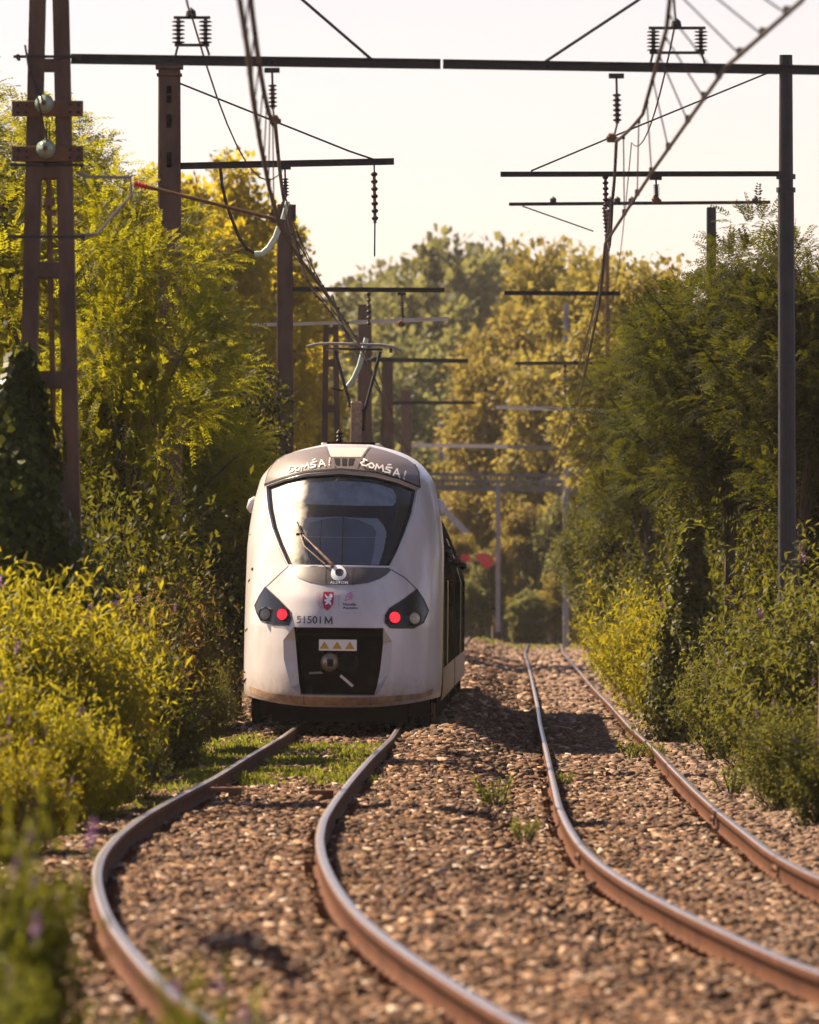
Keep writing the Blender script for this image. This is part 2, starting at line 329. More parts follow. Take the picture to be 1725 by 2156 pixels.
# ground: one sheet
def ground():
    ds=np.concatenate([np.arange(15,130,.5),np.arange(130,345,2),np.arange(345,700,12),np.arange(700,1700,60)])
    us=np.concatenate([-np.geomspace(250,4.2,28),np.arange(-4,7.01,.16),np.geomspace(7.3,250,28)])
    nd,nu=len(ds),len(us); D,U=np.meshgrid(ds,us,indexing='ij')
    # columns follow the line of the tracks
    base=cl(np.clip(D,18,410)); w=np.exp(-(U/30)**2); Xw=U+base*w*1.0
    Z=gz(Xw,D); Vv=np.stack([Xw,D,Z],-1).reshape(-1,3)
    i=np.arange(nd*nu).reshape(nd,nu); q=np.stack([i[:-1,:-1],i[:-1,1:],i[1:,1:],i[1:,:-1]],-1).reshape(-1,4)
    me=fastmesh('ground',Vv,q,M['ground'],smooth=True); o=link(bpy.data.objects.new('ground',me)); tag(o,kind='structure')
ground()
# rails
def rail(xs,zf,d0,d1,label):
    sel=(DG>=d0)&(DG<=d1); d=DG[sel]; x=xs[sel]; z=zf(d)+crest(d)
    prof=[(-.07,-.172),(-.07,-.160),(-.02,-.142),(-.0085,-.125),(-.0085,-.055),(-.034,-.038),(-.035,-.008),(-.029,0),(.029,0),(.035,-.008),(.034,-.038),(.0085,-.055),(.0085,-.125),(.02,-.142),(.07,-.160),(.07,-.172)]
    pr=np.array(prof)*np.array([1.15,1.3]); k=len(prof); n=len(d)
    tx=np.gradient(x,d); L=np.sqrt(1+tx*tx); nx=1/L; ny=-tx/L
    Vv=np.stack([x[:,None]+nx[:,None]*pr[None,:,0], d[:,None]+ny[:,None]*pr[None,:,0], z[:,None]+pr[None,:,1]+0*d[:,None]],-1).reshape(-1,3)
    o0=np.array([x[0],d[0],z[0]-.224]); i=np.arange(n*k).reshape(n,k)
    q=[];mi=[]
    for j in range(k-1):
        q.append(np.stack([i[:-1,j],i[:-1,j+1],i[1:,j+1],i[1:,j]],-1)); mi.append(np.full(n-1,1 if j==7 else 0))
    me=fastmesh('rail',Vv-o0,np.concatenate(q)[:,::-1],[M['railside'],M['railtop']],np.concatenate(mi))
    o=bpy.data.objects.new('rail',me); o.location=o0; link(o); tag(o,label,'rail','rails of the two tracks')
    # clips and base plates along the foot
    mb=MB(); dd=d[0]; cnt=0
    while dd<min(d[-1],130):
        xx=np.interp(dd,d,x); zz=float(np.interp(dd,d,z)); t=np.interp(dd,d,tx); a=math.atan(-t)
        Mz=Matrix.Rotation(a,3,'Z')
        for sgn in (-1,1):
            c=Vector((xx,dd,zz))+Mz@Vector((sgn*.098,0,-.195)); mb.box(c,(.06,.10,.03),Mz)
            c=Vector((xx,dd,zz))+Mz@Vector((sgn*.082,0,-.170)); mb.box(c,(.05,.035,.03),Mz)
            c=Vector((xx,dd,zz))+Mz@Vector((sgn*.118,0,-.168)); mb.tube([c-Vector((0,0,.03)),c+Vector((0,0,.03))],.013,6)
        dd+=.6
    c=mb.build('rail_clip',M['railside'],o); c['kind']='stuff'
    return o
z0=lambda d: 0*d
rails=[rail(XLL,z0,20,345,'outer left rail of the near left-hand track, curving past the flowering bushes'),
 rail(XLR,z0,20,345,'right-hand rail of the track the train runs on, bright polished head'),
 rail(XRL,zR,20,345,'left rail of the empty right-hand track, rusty brown web in full sun'),
 rail(XRR,zR,20,345,'rightmost rail, along the pale gravel shoulder by the hedge')]
def fishplate(xs,zf,d,par):
    x=float(np.interp(d,DG,xs)); t=float(np.interp(d,DG,np.gradient(xs,DG))); z=float(zf(d)); Mz=Matrix.Rotation(math.atan(-t),3,'Z'); mb=MB()
    for s in (-1,1):
        mb.box(Vector((x,d,z))+Mz@Vector((s*.02,0,-.115)),(.02,.6,.075),Mz)
        for k in (-.22,-.08,.08,.22): mb.lathe([(.0,.02),(.016,.02),(.016,0)],Vector((x,d,z))+Mz@Vector((s*.03,k,-.115)),Mz@Vector((s,0,0)),6)
    mb.box(Vector((x,d,z-.018)),(.078,.012,.045),Mz)
    mb.build('rail_joint',M['rusty'],par)
fishplate(XRL,zR,66.5,rails[2]); fishplate(XRR,zR,63.5,rails[3]); fishplate(XRR,zR,78,rails[3])
# rail anchors / sleeper-end boxes seen beside the rails
def anchor(x,y,right,label,w=.34):
    z=zR(90) if right else 0.0
    d=F*(H-(z-.02))/(y-YH); X=X_(x,d); g=float(gz(X,d)); t=thing('rail_anchor',label,'rail anchor',(X,d,g),'iron rail anchors')
    mb=MB(); mb.box((X,d,g+.13),(w,.2,.05)); mb.box((X+w*.28,d,g+.06),(w*.42,.16,.12)); mb.build('anchor_block',M['plate'],t,bevel=.006)
    mb=MB(); 
    for k in (-.1,.02): mb.lathe([(0,.03),(.022,.03),(.022,0)],(X+k,d,g+.155),(0,0,1),6)
    mb.build('bolt',M['rusty'],t)
anchor(476,1652,0,'rusty anchor block inside the left rail of the near left-hand track')
anchor(676,1656,0,'rusty anchor block beside the polished rail in front of the train',.26)
anchor(1272,1497,1,'dark anchor block at the edge of the train shadow on the rightmost rail',.34)
anchor(1236,1457,1,'dark anchor block on the rightmost rail, just beyond the train shadow',.34)
# ballast stones: one heap
def ballast():
    Vs=[];n_t=0
    bands=[(34,50,780,.034),(50,70,680,.035),(70,95,480,.039),(95,130,280,.048),(130,190,95,.075),(190,330,34,.11)]
    tot=[]
    for d0,d1,den,sz in bands:
        xl0=max(-.056*d1,-4.6); 
        dm=(d0+d1)/2
        Xmin=max(-.08*d1,float(cl(dm))-3.4); Xmax=min(.08*d1,float(cr(dm))+3.6)
        n=int(den*(d1-d0)*(Xmax-Xmin)); d=RNG.uniform(d0,d1,n); X=RNG.uniform(Xmin,Xmax,n)
        keep=(np.abs(X)<.0535*d)|((np.abs(X)<.08*d)&(RNG.random(n)<.45))
        for xs in (XLL,XLR,XRL,XRR): keep&=np.abs(X-np.interp(d,DG,xs))>.085
        # a trodden sandy strip left of the right-hand track holds few stones
        st=np.abs(X-(np.interp(d,DG,XRL)-.55))<.17; keep&=~(st&(RNG.random(n)<.72)&(d<110))
        # thin out at the hedges
        keep&=~((X<cl(d)-2.0)&(RNG.random(n)<.7))
        d=d[keep];X=X[keep]; n=len(d); s=sz*np.exp(RNG.normal(0,.42,n)); s=np.clip(s,sz*.45,sz*2.0)
        tot.append((X,d,s))
    X=np.concatenate([t[0] for t in tot]); d=np.concatenate([t[1] for t in tot]); s=np.concatenate([t[2] for t in tot]); n=len(X)
    base=np.array([(-1,-1,-1),(1,-1,-1),(1,1,-1),(-1,1,-1),(-1,-1,1),(1,-1,1),(1,1,1),(-1,1,1)],float)*.5
    q=np.array([(3,2,1,0),(4,5,6,7),(0,1,5,4),(1,2,6,5),(2,3,7,6),(3,0,4,7)])
    b=base[None]*(1+RNG.uniform(-.62,.5,(n,8,3)))*np.stack([s*1.2,s*.95,s*.7],-1)[:,None,:]
    ang=RNG.uniform(0,6.283,n); ca,sa=np.cos(ang),np.sin(ang)
    tl=RNG.normal(0,.5,n); ct,st=np.cos(tl),np.sin(tl)
    y2=b[...,1]*ct[:,None]-b[...,2]*st[:,None]; z2=b[...,1]*st[:,None]+b[...,2]*ct[:,None]; x2=b[...,0]
    x3=x2*ca[:,None]-y2*sa[:,None]; y3=x2*sa[:,None]+y2*ca[:,None]
    zc=gz(X,d)+RNG.uniform(-.008,.026,n)+s*.12
    Vv=np.stack([x3+X[:,None],y3+d[:,None],z2+zc[:,None]],-1).reshape(-1,3)
    Q=(q[None]+8*np.arange(n)[:,None,None]).reshape(-1,4)
    me=fastmesh('ballast',Vv,Q,M['stone']); o=link(bpy.data.objects.new('ballast',me)); tag(o,'crushed brown and tan stone ballast under both tracks','ballast',kind='stuff')
    print('stones',n)
ballast()
# ------------------------------------------------------------------ the train
YT=113.9
WZ=np.array([.30,.37,.47,.9,1.95,2.64,2.99,3.33,3.68,3.92,4.06,4.13,4.17,4.20]); WW=np.array([1.385,1.405,1.432,1.44,1.44,1.435,1.402,1.35,1.26,1.10,.88,.68,.52,.36])*np.array([1.02]*9+[1.0]*5)
PZ=np.array([.30,.38,.46,.8,1.2,1.5,1.62,1.9,2.2,2.37,2.7,3.0,3.3,3.7,3.9,4.05,4.15,4.2]); PD=np.array([.16,.08,.03,.0,.0,.02,.05,.17,.38,.54,.80,1.05,1.31,1.72,2.05,2.5,3.2,3.8])
def Wz(z): return np.interp(z,WZ,WW)
def Pz(z): return np.interp(z,PZ,PD)
_zz=np.linspace(.3,4.2,400); _w=smooth(np.interp(_zz,WZ,WW),25); _p=smooth(np.interp(_zz,PZ,PD),17)
def Wz(z): return np.interp(z,_zz,_w)
def Pz(z): return np.interp(z,_zz,_p)
def Ez(z): return np.interp(z,[.3,1.5,2.4,3.7,4.2],[2.3,2.5,2.9,3.4,4.2])
def Fd(x,z):
    t=np.clip(np.abs(x)/Wz(z),0,.9995); E=Ez(z); p=Pz(z); n=2.5; m=1.7
    return E-(E-p)*np.power(1-np.power(t,n),1/m)
def surf(x,z,off):
    x=np.asarray(x,float); z=np.asarray(z,float); e=.004
    fx=(Fd(x+e,z)-Fd(x-e,z))/(2*e); fz=(Fd(x,z+e)-Fd(x,np.maximum(z-e,.3)))/(2*e)
    l=np.sqrt(fx*fx+1+fz*fz); return np.stack([x+off*fx/l,Fd(x,z)-off/l,z+off*fz/l],-1)
LEAN=.0122
def T(px,py):   # picture -> train front coordinates (x,z)
    z=(1533-py)/145.0; return ((px-717-(1533-py)*LEAN)/145.0,z)
train=thing('passenger_train','white electric passenger train with rounded grey-topped nose and lit red tail lamps','train',(-1.04,YT,.0),rot=(0,math.atan(LEAN),R(-1.0)))
def tobj(name,verts,faces,mats,parent=None,smooth=True,mi=None):
    me=bpy.data.meshes.new(name); me.from_pydata([tuple(v) for v in verts],[],faces)
    for m in (mats if isinstance(mats,(list,tuple)) else [mats]): me.materials.append(m)
    if mi: me.polygons.foreach_set('material_index',mi)
    if smooth: me.polygons.foreach_set('use_smooth',[True]*len(me.polygons))
    o=bpy.data.objects.new(name,me); link(o,parent or train); return o
def cells(bm,cx,cz):
    xs=[v.co.x for v in bm.verts]; zs=[v.co.z for v in bm.verts]
    for a0,a1,c,no in ((min(xs),max(xs),cx,(1,0,0)),(min(zs),max(zs),cz,(0,0,1))):
        k=math.ceil(a0/c)
        while k*c<a1:
            p=Vector(no)*(k*c); bmesh.ops.bisect_plane(bm,geom=list(bm.verts)+list(bm.edges)+list(bm.faces),plane_co=p,plane_no=no,dist=1e-5); k+=1
def project(bm,off):
    xs=np.array([(v.co.x,v.co.z) for v in bm.verts]); p=surf(xs[:,0],xs[:,1],off)
    for v,q in zip(bm.verts,p): v.co=q
def finish(bm,name,m,parent,smooth=True):
    for f in bm.faces:
        f.normal_update()
        if f.normal.y>0: f.normal_flip()
    me=bpy.data.meshes.new(name); bm.to_mesh(me); bm.free(); me.materials.append(m)
    if smooth: me.polygons.foreach_set('use_smooth',[True]*len(me.polygons))
    o=bpy.data.objects.new(name,me); link(o,parent or train); return o
def patch(name,polys,m,off=.004,parent=None,cell=.07,pix=True):
    bm=bmesh.new()
    for poly in polys:
        pts=[T(*p) for p in poly] if pix else poly
        vs=[bm.verts.new((x,0,z)) for x,z in pts]
        f=bm.faces.new(vs)
    bmesh.ops.triangulate(bm,faces=[f for f in bm.faces if len(f.verts)>4])
    cells(bm,cell,cell); bmesh.ops.triangulate(bm,faces=[f for f in bm.faces if len(f.verts)>4])
    project(bm,off); return finish(bm,name,m,parent)
def ring(name,outer,inner,m,o1,o2,parent=None,sub=4,steps=3):
    """strip between two matching outlines, offset o1 at the outer edge and o2 at the inner"""
    n=len(outer); A=[];B=[]
    for i in range(n):
        j=(i+1)%n
        for k in range(sub):
            t=k/sub; A.append(tuple(outer[i][a]*(1-t)+outer[j][a]*t for a in (0,1))); B.append(tuple(inner[i][a]*(1-t)+inner[j][a]*t for a in (0,1)))
    A=np.array([T(*p) for p in A]); B=np.array([T(*p) for p in B]); vs=[]
    for s in range(steps+1):
        t=s/steps; p=A*(1-t)+B*t; vs.append(surf(p[:,0],p[:,1],o1*(1-t)+o2*t))
    k=len(A); V=np.concatenate(vs); fs=[(s*k+i,s*k+(i+1)%k,(s+1)*k+(i+1)%k,(s+1)*k+i) for s in range(steps) for i in range(k)]
    bm=bmesh.new(); bv=[bm.verts.new(v) for v in V]; [bm.faces.new([bv[i] for i in f]) for f in fs]
    bmesh.ops.recalc_face_normals(bm,faces=bm.faces); return finish(bm,name,m,parent,smooth=True)
def shrink(poly,dx,dy=None):
    cx=sum(p[0] for p in poly)/len(poly); cy=sum(p[1] for p in poly)/len(poly); out=[]
    n=len(poly)
    for i,p in enumerate(poly):
        a=Vector(poly[i-1]); b=Vector(p); c=Vector(poly[(i+1)%n]); e1=(b-a).normalized(); e2=(c-b).normalized()
        n1=Vector((-e1.y,e1.x)); n2=Vector((-e2.y,e2.x)); nn=(n1+n2).normalized(); k=dx/max(.4,nn.dot(n1))
        if (b+nn*1e-2-Vector((cx,cy))).length>(b-Vector((cx,cy))).length: nn=-nn
        out.append(tuple(b+nn*k))
    return out
def Wside(z,y):
    w2=np.interp(z,[0,2.2,2.7,3.2,3.7,4.0,4.2],[1.44,1.43,1.27,1.05,.78,.55,.36]); t=np.clip((y-3.0)/5.0,0,1); return float(Wz(z)*(1-t)+min(w2,float(Wz(z)))*t)
WS=[(549,1018),(556,1068),(567,1109),(583,1146),(606,1192),(826,1192),(843,1158),(859,1118),(874,1074),(883,1020),(839,1003),(790,990.5),(716,984.5),(641,990.5),(592,1003)]
OPO=[(622,1321),(812,1320.5),(831,1350),(827,1411),(806,1452),(794,1464),(637,1464),(617,1448),(601,1388),(600,1349)]
OPI=[(624,1322),(811,1321.5),(811,1354),(805,1411),(798,1446),(792,1462),(639,1462),(634,1440),(630,1400),(626,1349)]
def inpoly(x,z,poly):
    c=False; n=len(poly)
    for i in range(n):
        x1,z1=poly[i-1]; x2,z2=poly[i]
        if (z1>z)!=(z2>z) and x<(x2-x1)*(z-z1)/(z2-z1)+x1: c=not c
    return c
def front_body():
    zs=np.concatenate([np.linspace(.30,1.5,26),np.linspace(1.55,3.7,46),np.linspace(3.74,4.2,20)]); ts=np.sin(np.linspace(-1,1,61)*math.pi/2)
    bm=bmesh.new(); g=[]
    LB=20.5
    for z in zs:
        W=float(Wz(z)); W2=Wside(z,20.5); row=[bm.verts.new((-W2,LB,z)),bm.verts.new((-Wside(z,8.0),8.0,z)),bm.verts.new((-W,float(Ez(z))+.6,z+.15*max(0,(1.0-z)/.7)))]
        for t in ts:
            zz=z+.15*abs(t)**2.6*max(0,(1.0-z)/.7); x=t*float(Wz(zz))*.99995; row.append(bm.verts.new((x,float(Fd(x,zz)),zz)))
        row+=[bm.verts.new((W,float(Ez(z))+.6,z+.15*max(0,(1.0-z)/.7))),bm.verts.new((Wside(z,8.0),8.0,z)),bm.verts.new((W2,LB,z))]; g.append(row)
    for i in range(len(zs)-1):
        for j in range(len(g[0])-1): bm.faces.new((g[i][j],g[i][j+1],g[i+1][j+1],g[i+1][j]))
    top=g[-1]; k=len(top)
    # roof closing strip
    back=[bm.verts.new((v.co.x,LB,4.2)) if 1<=j<=k-2 else top[j] for j,v in enumerate(top)]
    for j in range(1,k-2):
        try: bm.faces.new((top[j],top[j+1],back[j+1],back[j]))
        except ValueError: pass
    bmesh.ops.remove_doubles(bm,verts=bm.verts,dist=1e-5)
    for poly in (shrink(WS,3.0),OPO):
        pp=[T(*p) for p in poly]
        for i in range(len(pp)):
            a=pp[i-1]; b=pp[i]; d=(b[0]-a[0],b[1]-a[1]); no=Vector((-d[1],0,d[0])).normalized()
            cx,cz=(a[0]+b[0])/2,(a[1]+b[1])/2; rad=math.hypot(*d)*.5+.12
            fs=[f for f in bm.faces if (lambda c:abs(c.x-cx)<rad+.1 and abs(c.z-cz)<rad+.1 and c.y<2.6)(f.calc_center_median())]
            ge=set(fs); [ge.update(f.edges) for f in fs]; [ge.update(f.verts) for f in fs]
            bmesh.ops.bisect_plane(bm,geom=list(ge),plane_co=(a[0],0,a[1]),plane_no=no,dist=1e-6)
        dele=[f for f in bm.faces if (lambda c:c.y<2.6 and inpoly(c.x,c.z,pp))(f.calc_center_median())]
        bmesh.ops.delete(bm,geom=dele,context='FACES')
    bmesh.ops.recalc_face_normals(bm,faces=bm.faces)
    me=bpy.data.meshes.new('cab_body'); bm.to_mesh(me); bm.free(); me.materials.append(M['white']); me.materials.append(M['side'])
    mi=[0]*len(me.polygons)
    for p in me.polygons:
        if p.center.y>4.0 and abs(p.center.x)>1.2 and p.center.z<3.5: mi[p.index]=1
    me.polygons.foreach_set('material_index',mi); me.polygons.foreach_set('use_smooth',[True]*len(me.polygons))
    o=bpy.data.objects.new('cab_body',me); link(o,train); return o
body=front_body()
# windscreen: sunk surround, black frame, glass, cab behind it
ring('windscreen_surround',WS,shrink(WS,2.2),M['white'],.012,-.055)
wsf=ring('windscreen_frame',shrink(WS,2.0),shrink(WS,8.5),M['gloss'],-.05,-.05)
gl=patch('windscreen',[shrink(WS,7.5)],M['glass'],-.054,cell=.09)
def inner(name,poly,m,off,parent=None): return patch(name,[poly],m,off,parent,cell=.12)
cab=inner('cab_interior',[(552,1021),(559,1070),(585,1146),(610,1191),(824,1191),(845,1150),(872,1076),(880,1024),(838,1006),(789,993),(716,987),(642,993),(594,1006)],M['gloss'],-.34)
inner('sun_visor',[(612,1006),(640,999),(700,993),(760,995),(800,1001),(836,1013),(845,1026),(845,1042),(838,1050),(700,1048),(606,1047),(600,1034)],M['visor'],-.12)
inner('rear_bulkhead',[(622,1078),(634,1070),(708,1066),(808,1070),(824,1086),(832,1102),(826,1140),(812,1180),(806,1186),(630,1186),(624,1130)],M['cabpale'],-.20)
inner('bulkhead_door',[(628,1098),(645,1082),(690,1071),(720,1069),(760,1074),(795,1088),(804,1100),(800,1140),(792,1178),(740,1174),(690,1174),(650,1184),(634,1184)],M['cabwall'],-.185)
inner('dashboard',[(640,1190),(690,1176),(720,1173),(752,1178),(775,1190)],M['visor'],-.15)
def strokes(name,lines,w,m,off,parent=None,cell=.07):
    polys=[]
    for l in lines:
        for a,b in zip(l[:-1],l[1:]):
            a=Vector(a);b=Vector(b); d=(b-a).normalized(); n=Vector((-d.y,d.x))*w/2; e=d*w*.35
            polys.append([tuple(a-e+n),tuple(b+e+n),tuple(b+e-n),tuple(a-e-n)])
    bm=bmesh.new()
    obs=[]
    for k,poly in enumerate(polys):
        pts=[T(*p) for p in poly]; vs=[bm.verts.new((x,0,z)) for x,z in pts]; bm.faces.new(vs)
    cells(bm,cell,cell)
    # small alternating lift keeps overlapping strokes from lying in one plane
    xs=np.array([(v.co.x,v.co.z) for v in bm.verts]); p=surf(xs[:,0],xs[:,1],off)
    for i,(v,q) in enumerate(zip(bm.verts,p)): v.co=q
    isl=0; seen=set()
    for v in bm.verts:
        if v.index in seen: pass
    bm.verts.index_update(); seen=set()
    for v in bm.verts:
        if v in seen: continue
        st=[v]; seen.add(v); comp=[]
        while st:
            q=st.pop(); comp.append(q)
            for e in q.link_edges:
                o=e.other_vert(q)
                if o not in seen: seen.add(o); st.append(o)
        for q in comp: q.co.y-=.0011*(isl%7)
        isl+=1
    return finish(bm,name,m,parent)
strokes('bulkhead_lines',[[(636,1113),(830,1113)]],1.6,M['cabpale'],-.178)
strokes('bulkhead_seams',[[(672,1076),(669,1182)],[(723,1070),(723,1182)]],1.5,M['gloss'],-.174)
# wiper
def srf(px,py,off): x,z=T(px,py); return Vector(surf(x,z,off))
mb=MB()
def poly3(pts,off,n=6):
    out=[]
    for a,b in zip(pts[:-1],pts[1:]):
        for k in range(n): t=k/n; out.append(srf(a[0]*(1-t)+b[0]*t,a[1]*(1-t)+b[1]*t,off))
    out.append(srf(*pts[-1],off)); return out
mb.tube(poly3([(703.7,1191),(640,1128)],.03),[.020]*4+[.012]*3,6); mb.tube(poly3([(688,1190),(644,1152),(634,1126)],.03),.010,6)
mb.lathe([(0,.05),(.03,.05),(.035,0)],srf(703,1190,.0),(0,-1,.4),10)
w=mb.build('wiper_arm',M['wiper'],train,world=False)
mb=MB(); mb.tube(poly3([(624,1096),(636,1124),(648,1158),(659,1189)],-.02),.010,6); mb.box(srf(634,1126,.02),(.12,.03,.035)); mb.build('wiper_blade',M['black'],w,world=False)
# taupe roof cap
CAP=[(550,1016),(556,987),(570,962),(588,950),(618,942),(646,937),(671,932),(779,932),(805,938.5),(830,947),(855,957),(871,969),(880,986),(883,1018),(839,1001),(790,988.5),(716,982.5),(641,988.5),(592,1001)]
cap=patch('roof_cap',[CAP],M['grey'],.006,cell=.05)
strokes('roof_cap_edge',[[(550,1016),(555.5,987),(569.5,961.5),(588,949.5)],[(871,968.5),(880.5,986),(883.5,1018)]],2.2,M['seam'],.008,cap)
strokes('windscreen_top_seal',[[(550,1017),(592,1002.3),(641,989.8),(716,983.8),(790,989.8),(839,1002.3),(883,1019.3)]],3.6,M['black'],.013)
patch('roof_panel',[[(682,934),(770,934),(758,957),(693,957)]],M['panel'],.012,cap,cell=.05)
strokes('panel_edge',[[(677,933),(690,957),(702,979)],[(774,933),(760,957),(749,979)]],2.6,M['grey'],.020,cap)
patch('vent_slot',[[(699.7,960),(713.2,960),(713.7,976),(704.5,975)],[(716.9,960),(728.7,960),(727.7,976.4),(718.6,976.4)],[(732,960),(745.5,960),(740.5,975),(731.5,976)]],M['black'],.012,cap,cell=.04)
# sprayed letters on the roof cap
def gr(letters,fx):
    L=[]
    for l in letters: L.append([fx(a,b) for a,b in l])
    return L
COMSA=[[(9,0),(4,-1),(5,4),(1,8),(4,12),(9,11),(11,8)],[(15,3),(12,7),(14,12),(18,12),(20,7),(17,3),(15,3)],[(22,13),(23,2),(27,9),(31,1),(33,13)],[(44,1),(37,2),(36,6),(42,8),(42,12),(35,13)],[(38,-3),(42,-5)],[(47,15),(51,0),(56,16)],[(48,10),(55,10)],[(63,0),(62,10)],[(61.5,14),(62,16)]]
gs=strokes('graffiti_letters',gr(COMSA,lambda a,b:(757+a*1.5-b*.1,963+b*1.05+a*.40)),3.0,M['spray'],.03,cap,cell=.05)
strokes('faded_graffiti_letters',gr(COMSA,lambda a,b:(598+a*1.48+b*.1,982+b*.95-a*.33)),2.2,M['spray'],.022,cap,cell=.05)
# roof well and gear
mb=MB()
mb.box((.02,8.2,4.20),(.72,7.0,.09)); mb.build('roof_well',M['matt'],train,world=False)
mb=MB()
for s in (-1,1): mb.box((s*.40+.02,8.4,4.20),(.10,7.4,.07))
mb.build('roof_fairing',M['white'],train,world=False,bevel=.02)
# taupe apron under the windscreen
AP=[(610,1193.5),(823,1193.5),(826,1199),(818,1208),(804,1217),(779,1226.5),(747,1231),(688,1231),(655,1226),(630,1217),(615,1205)]
ap=patch('nose_apron',[AP],M['dgrey'],.006,cell=.06)
strokes('apron_seam',[[(690,1194),(690,1230)],[(747,1194),(747,1230)]],1.6,M['seam'],.009,ap)
strokes('apron_edge',[AP[1:]+[AP[0]],],1.8,M['grey'],.0085,ap) if False else None
# round emblem + maker lettering
def ringpoly(cx,cy,r1,r2,ox=0,oy=0,n=26):
    o=[];i=[]
    for k in range(n):
        a=2*math.pi*k/n; rr=r1*(1+.05*math.sin(3*a+.6)); o.append((cx+rr*math.cos(a),cy+rr*math.sin(a))); i.append((cx+ox+r2*math.cos(a)*1.1,cy+oy+r2*math.sin(a)))
    return o,i
o_,i_=ringpoly(716.5,1206.5,16.3,8.2,2.0,-.5)
ring('emblem_ring',o_,i_,M['logo'],.011,.016,ap,sub=1,steps=1)
def text(name,s,x0,x1,ybase,h,m,off,parent,bold=0.0,shear=0):
    cu=bpy.data.curves.new(name,'FONT'); cu.body=s; cu.size=1; cu.offset=bold; cu.resolution_u=3
    ob=bpy.data.objects.new(name,cu); COL.objects.link(ob); dg=bpy.context.evaluated_depsgraph_get(); me=bpy.data.meshes.new_from_object(ob.evaluated_get(dg))
    COL.objects.unlink(ob); bpy.data.objects.remove(ob)
    bm=bmesh.new(); bm.from_mesh(me); bpy.data.meshes.remove(me)
    xs=[v.co.x for v in bm.verts]; ys=[v.co.y for v in bm.verts]; a,b=min(xs),max(xs); c,d=min(ys),max(ys)
    for v in bm.verts:
        px=x0+(v.co.x-a)/(b-a)*(x1-x0); py=ybase-(v.co.y-c)/(d-c)*h; x,z=T(px,py); v.co=(x,0,z)
    bmesh.ops.triangulate(bm,faces=list(bm.faces)); bmesh.ops.dissolve_degenerate(bm,dist=1e-5,edges=list(bm.edges)); cells(bm,.09,.09); bmesh.ops.triangulate(bm,faces=[f for f in bm.faces if len(f.verts)>4]); project(bm,off)
    return finish(bm,name,m,parent)
text('maker_lettering','ALSTOM',699,737,1229.5,6.0,M['logo'],.011,ap,.008)
text('fleet_number','51501',629.5,681,1313.3,16.0,M['navy'],.006,None,.012)
strokes('fleet_letter',[[(690,1313),(690.5,1299),(697,1311),(703.5,1299),(704,1313)]],2.9,M['navy'],.006)
# crest, divider and second emblem
cre=patch('coat_of_arms',[[(685.5,1246),(707,1246),(707.5,1262),(706,1272),(701,1280),(694,1285.5),(687,1280),(684,1270),(685,1258)]],M['crest'],.006,cell=.1)
LION=[[(699,1250.5),(704,1251),(705,1256),(702,1259.5),(703,1263),(700,1265),(697,1265),(694,1260),(695.5,1256),(698,1254)],[(688,1251.5),(692,1254),(695,1257),(694.5,1261),(691,1258)],[(690,1262),(695,1261),(698,1265),(696,1269),(691,1268),(687,1264.5)],[(697,1265),(701,1267),(703,1272),(700,1275),(698.5,1271),(695,1270)],[(694,1268),(696,1271),(692,1273.5),(689,1273.8),(690.5,1270.5)]]
for k,l in enumerate(LION): patch('lion',[l],M['logo'],.010+.0012*k,cre,cell=.2)
strokes('crest_waves',[[(681,1247),(680,1256),(682,1264),(681,1274),(686,1283)],[(677,1247),(676,1256),(678,1264),(677,1274),(681,1281)],[(673,1248),(672,1257),(674,1265),(674,1273)]],.9,M['pink'],.006,cre)
strokes('divider_line',[[(718.5,1252),(718.5,1274)]],.9,M['pink'],.006)
em=strokes('regional_emblem',[[(731,1265),(737,1250),(743,1247),(747,1249)],[(738,1256),(748,1252)],[(740,1259),(749,1255.5)],[(738,1262),(745,1260)],[(742,1248),(746,1259)],[(731,1265),(740,1261)]],1.3,M['pink'],.006)
text('emblem_lettering','Nouvelle-',727.5,756,1274.5,6,M['navy'],.006,em,.02); text('emblem_lettering','Aquitaine',727,758,1282.5,6,M['navy'],.006,em,.02)
# panel joints on the nose
strokes('panel_joint',[[(608,1193),(584,1215),(560,1237)],[(827,1197),(856,1214),(879,1237)]],1.3,M['seam'],.005)
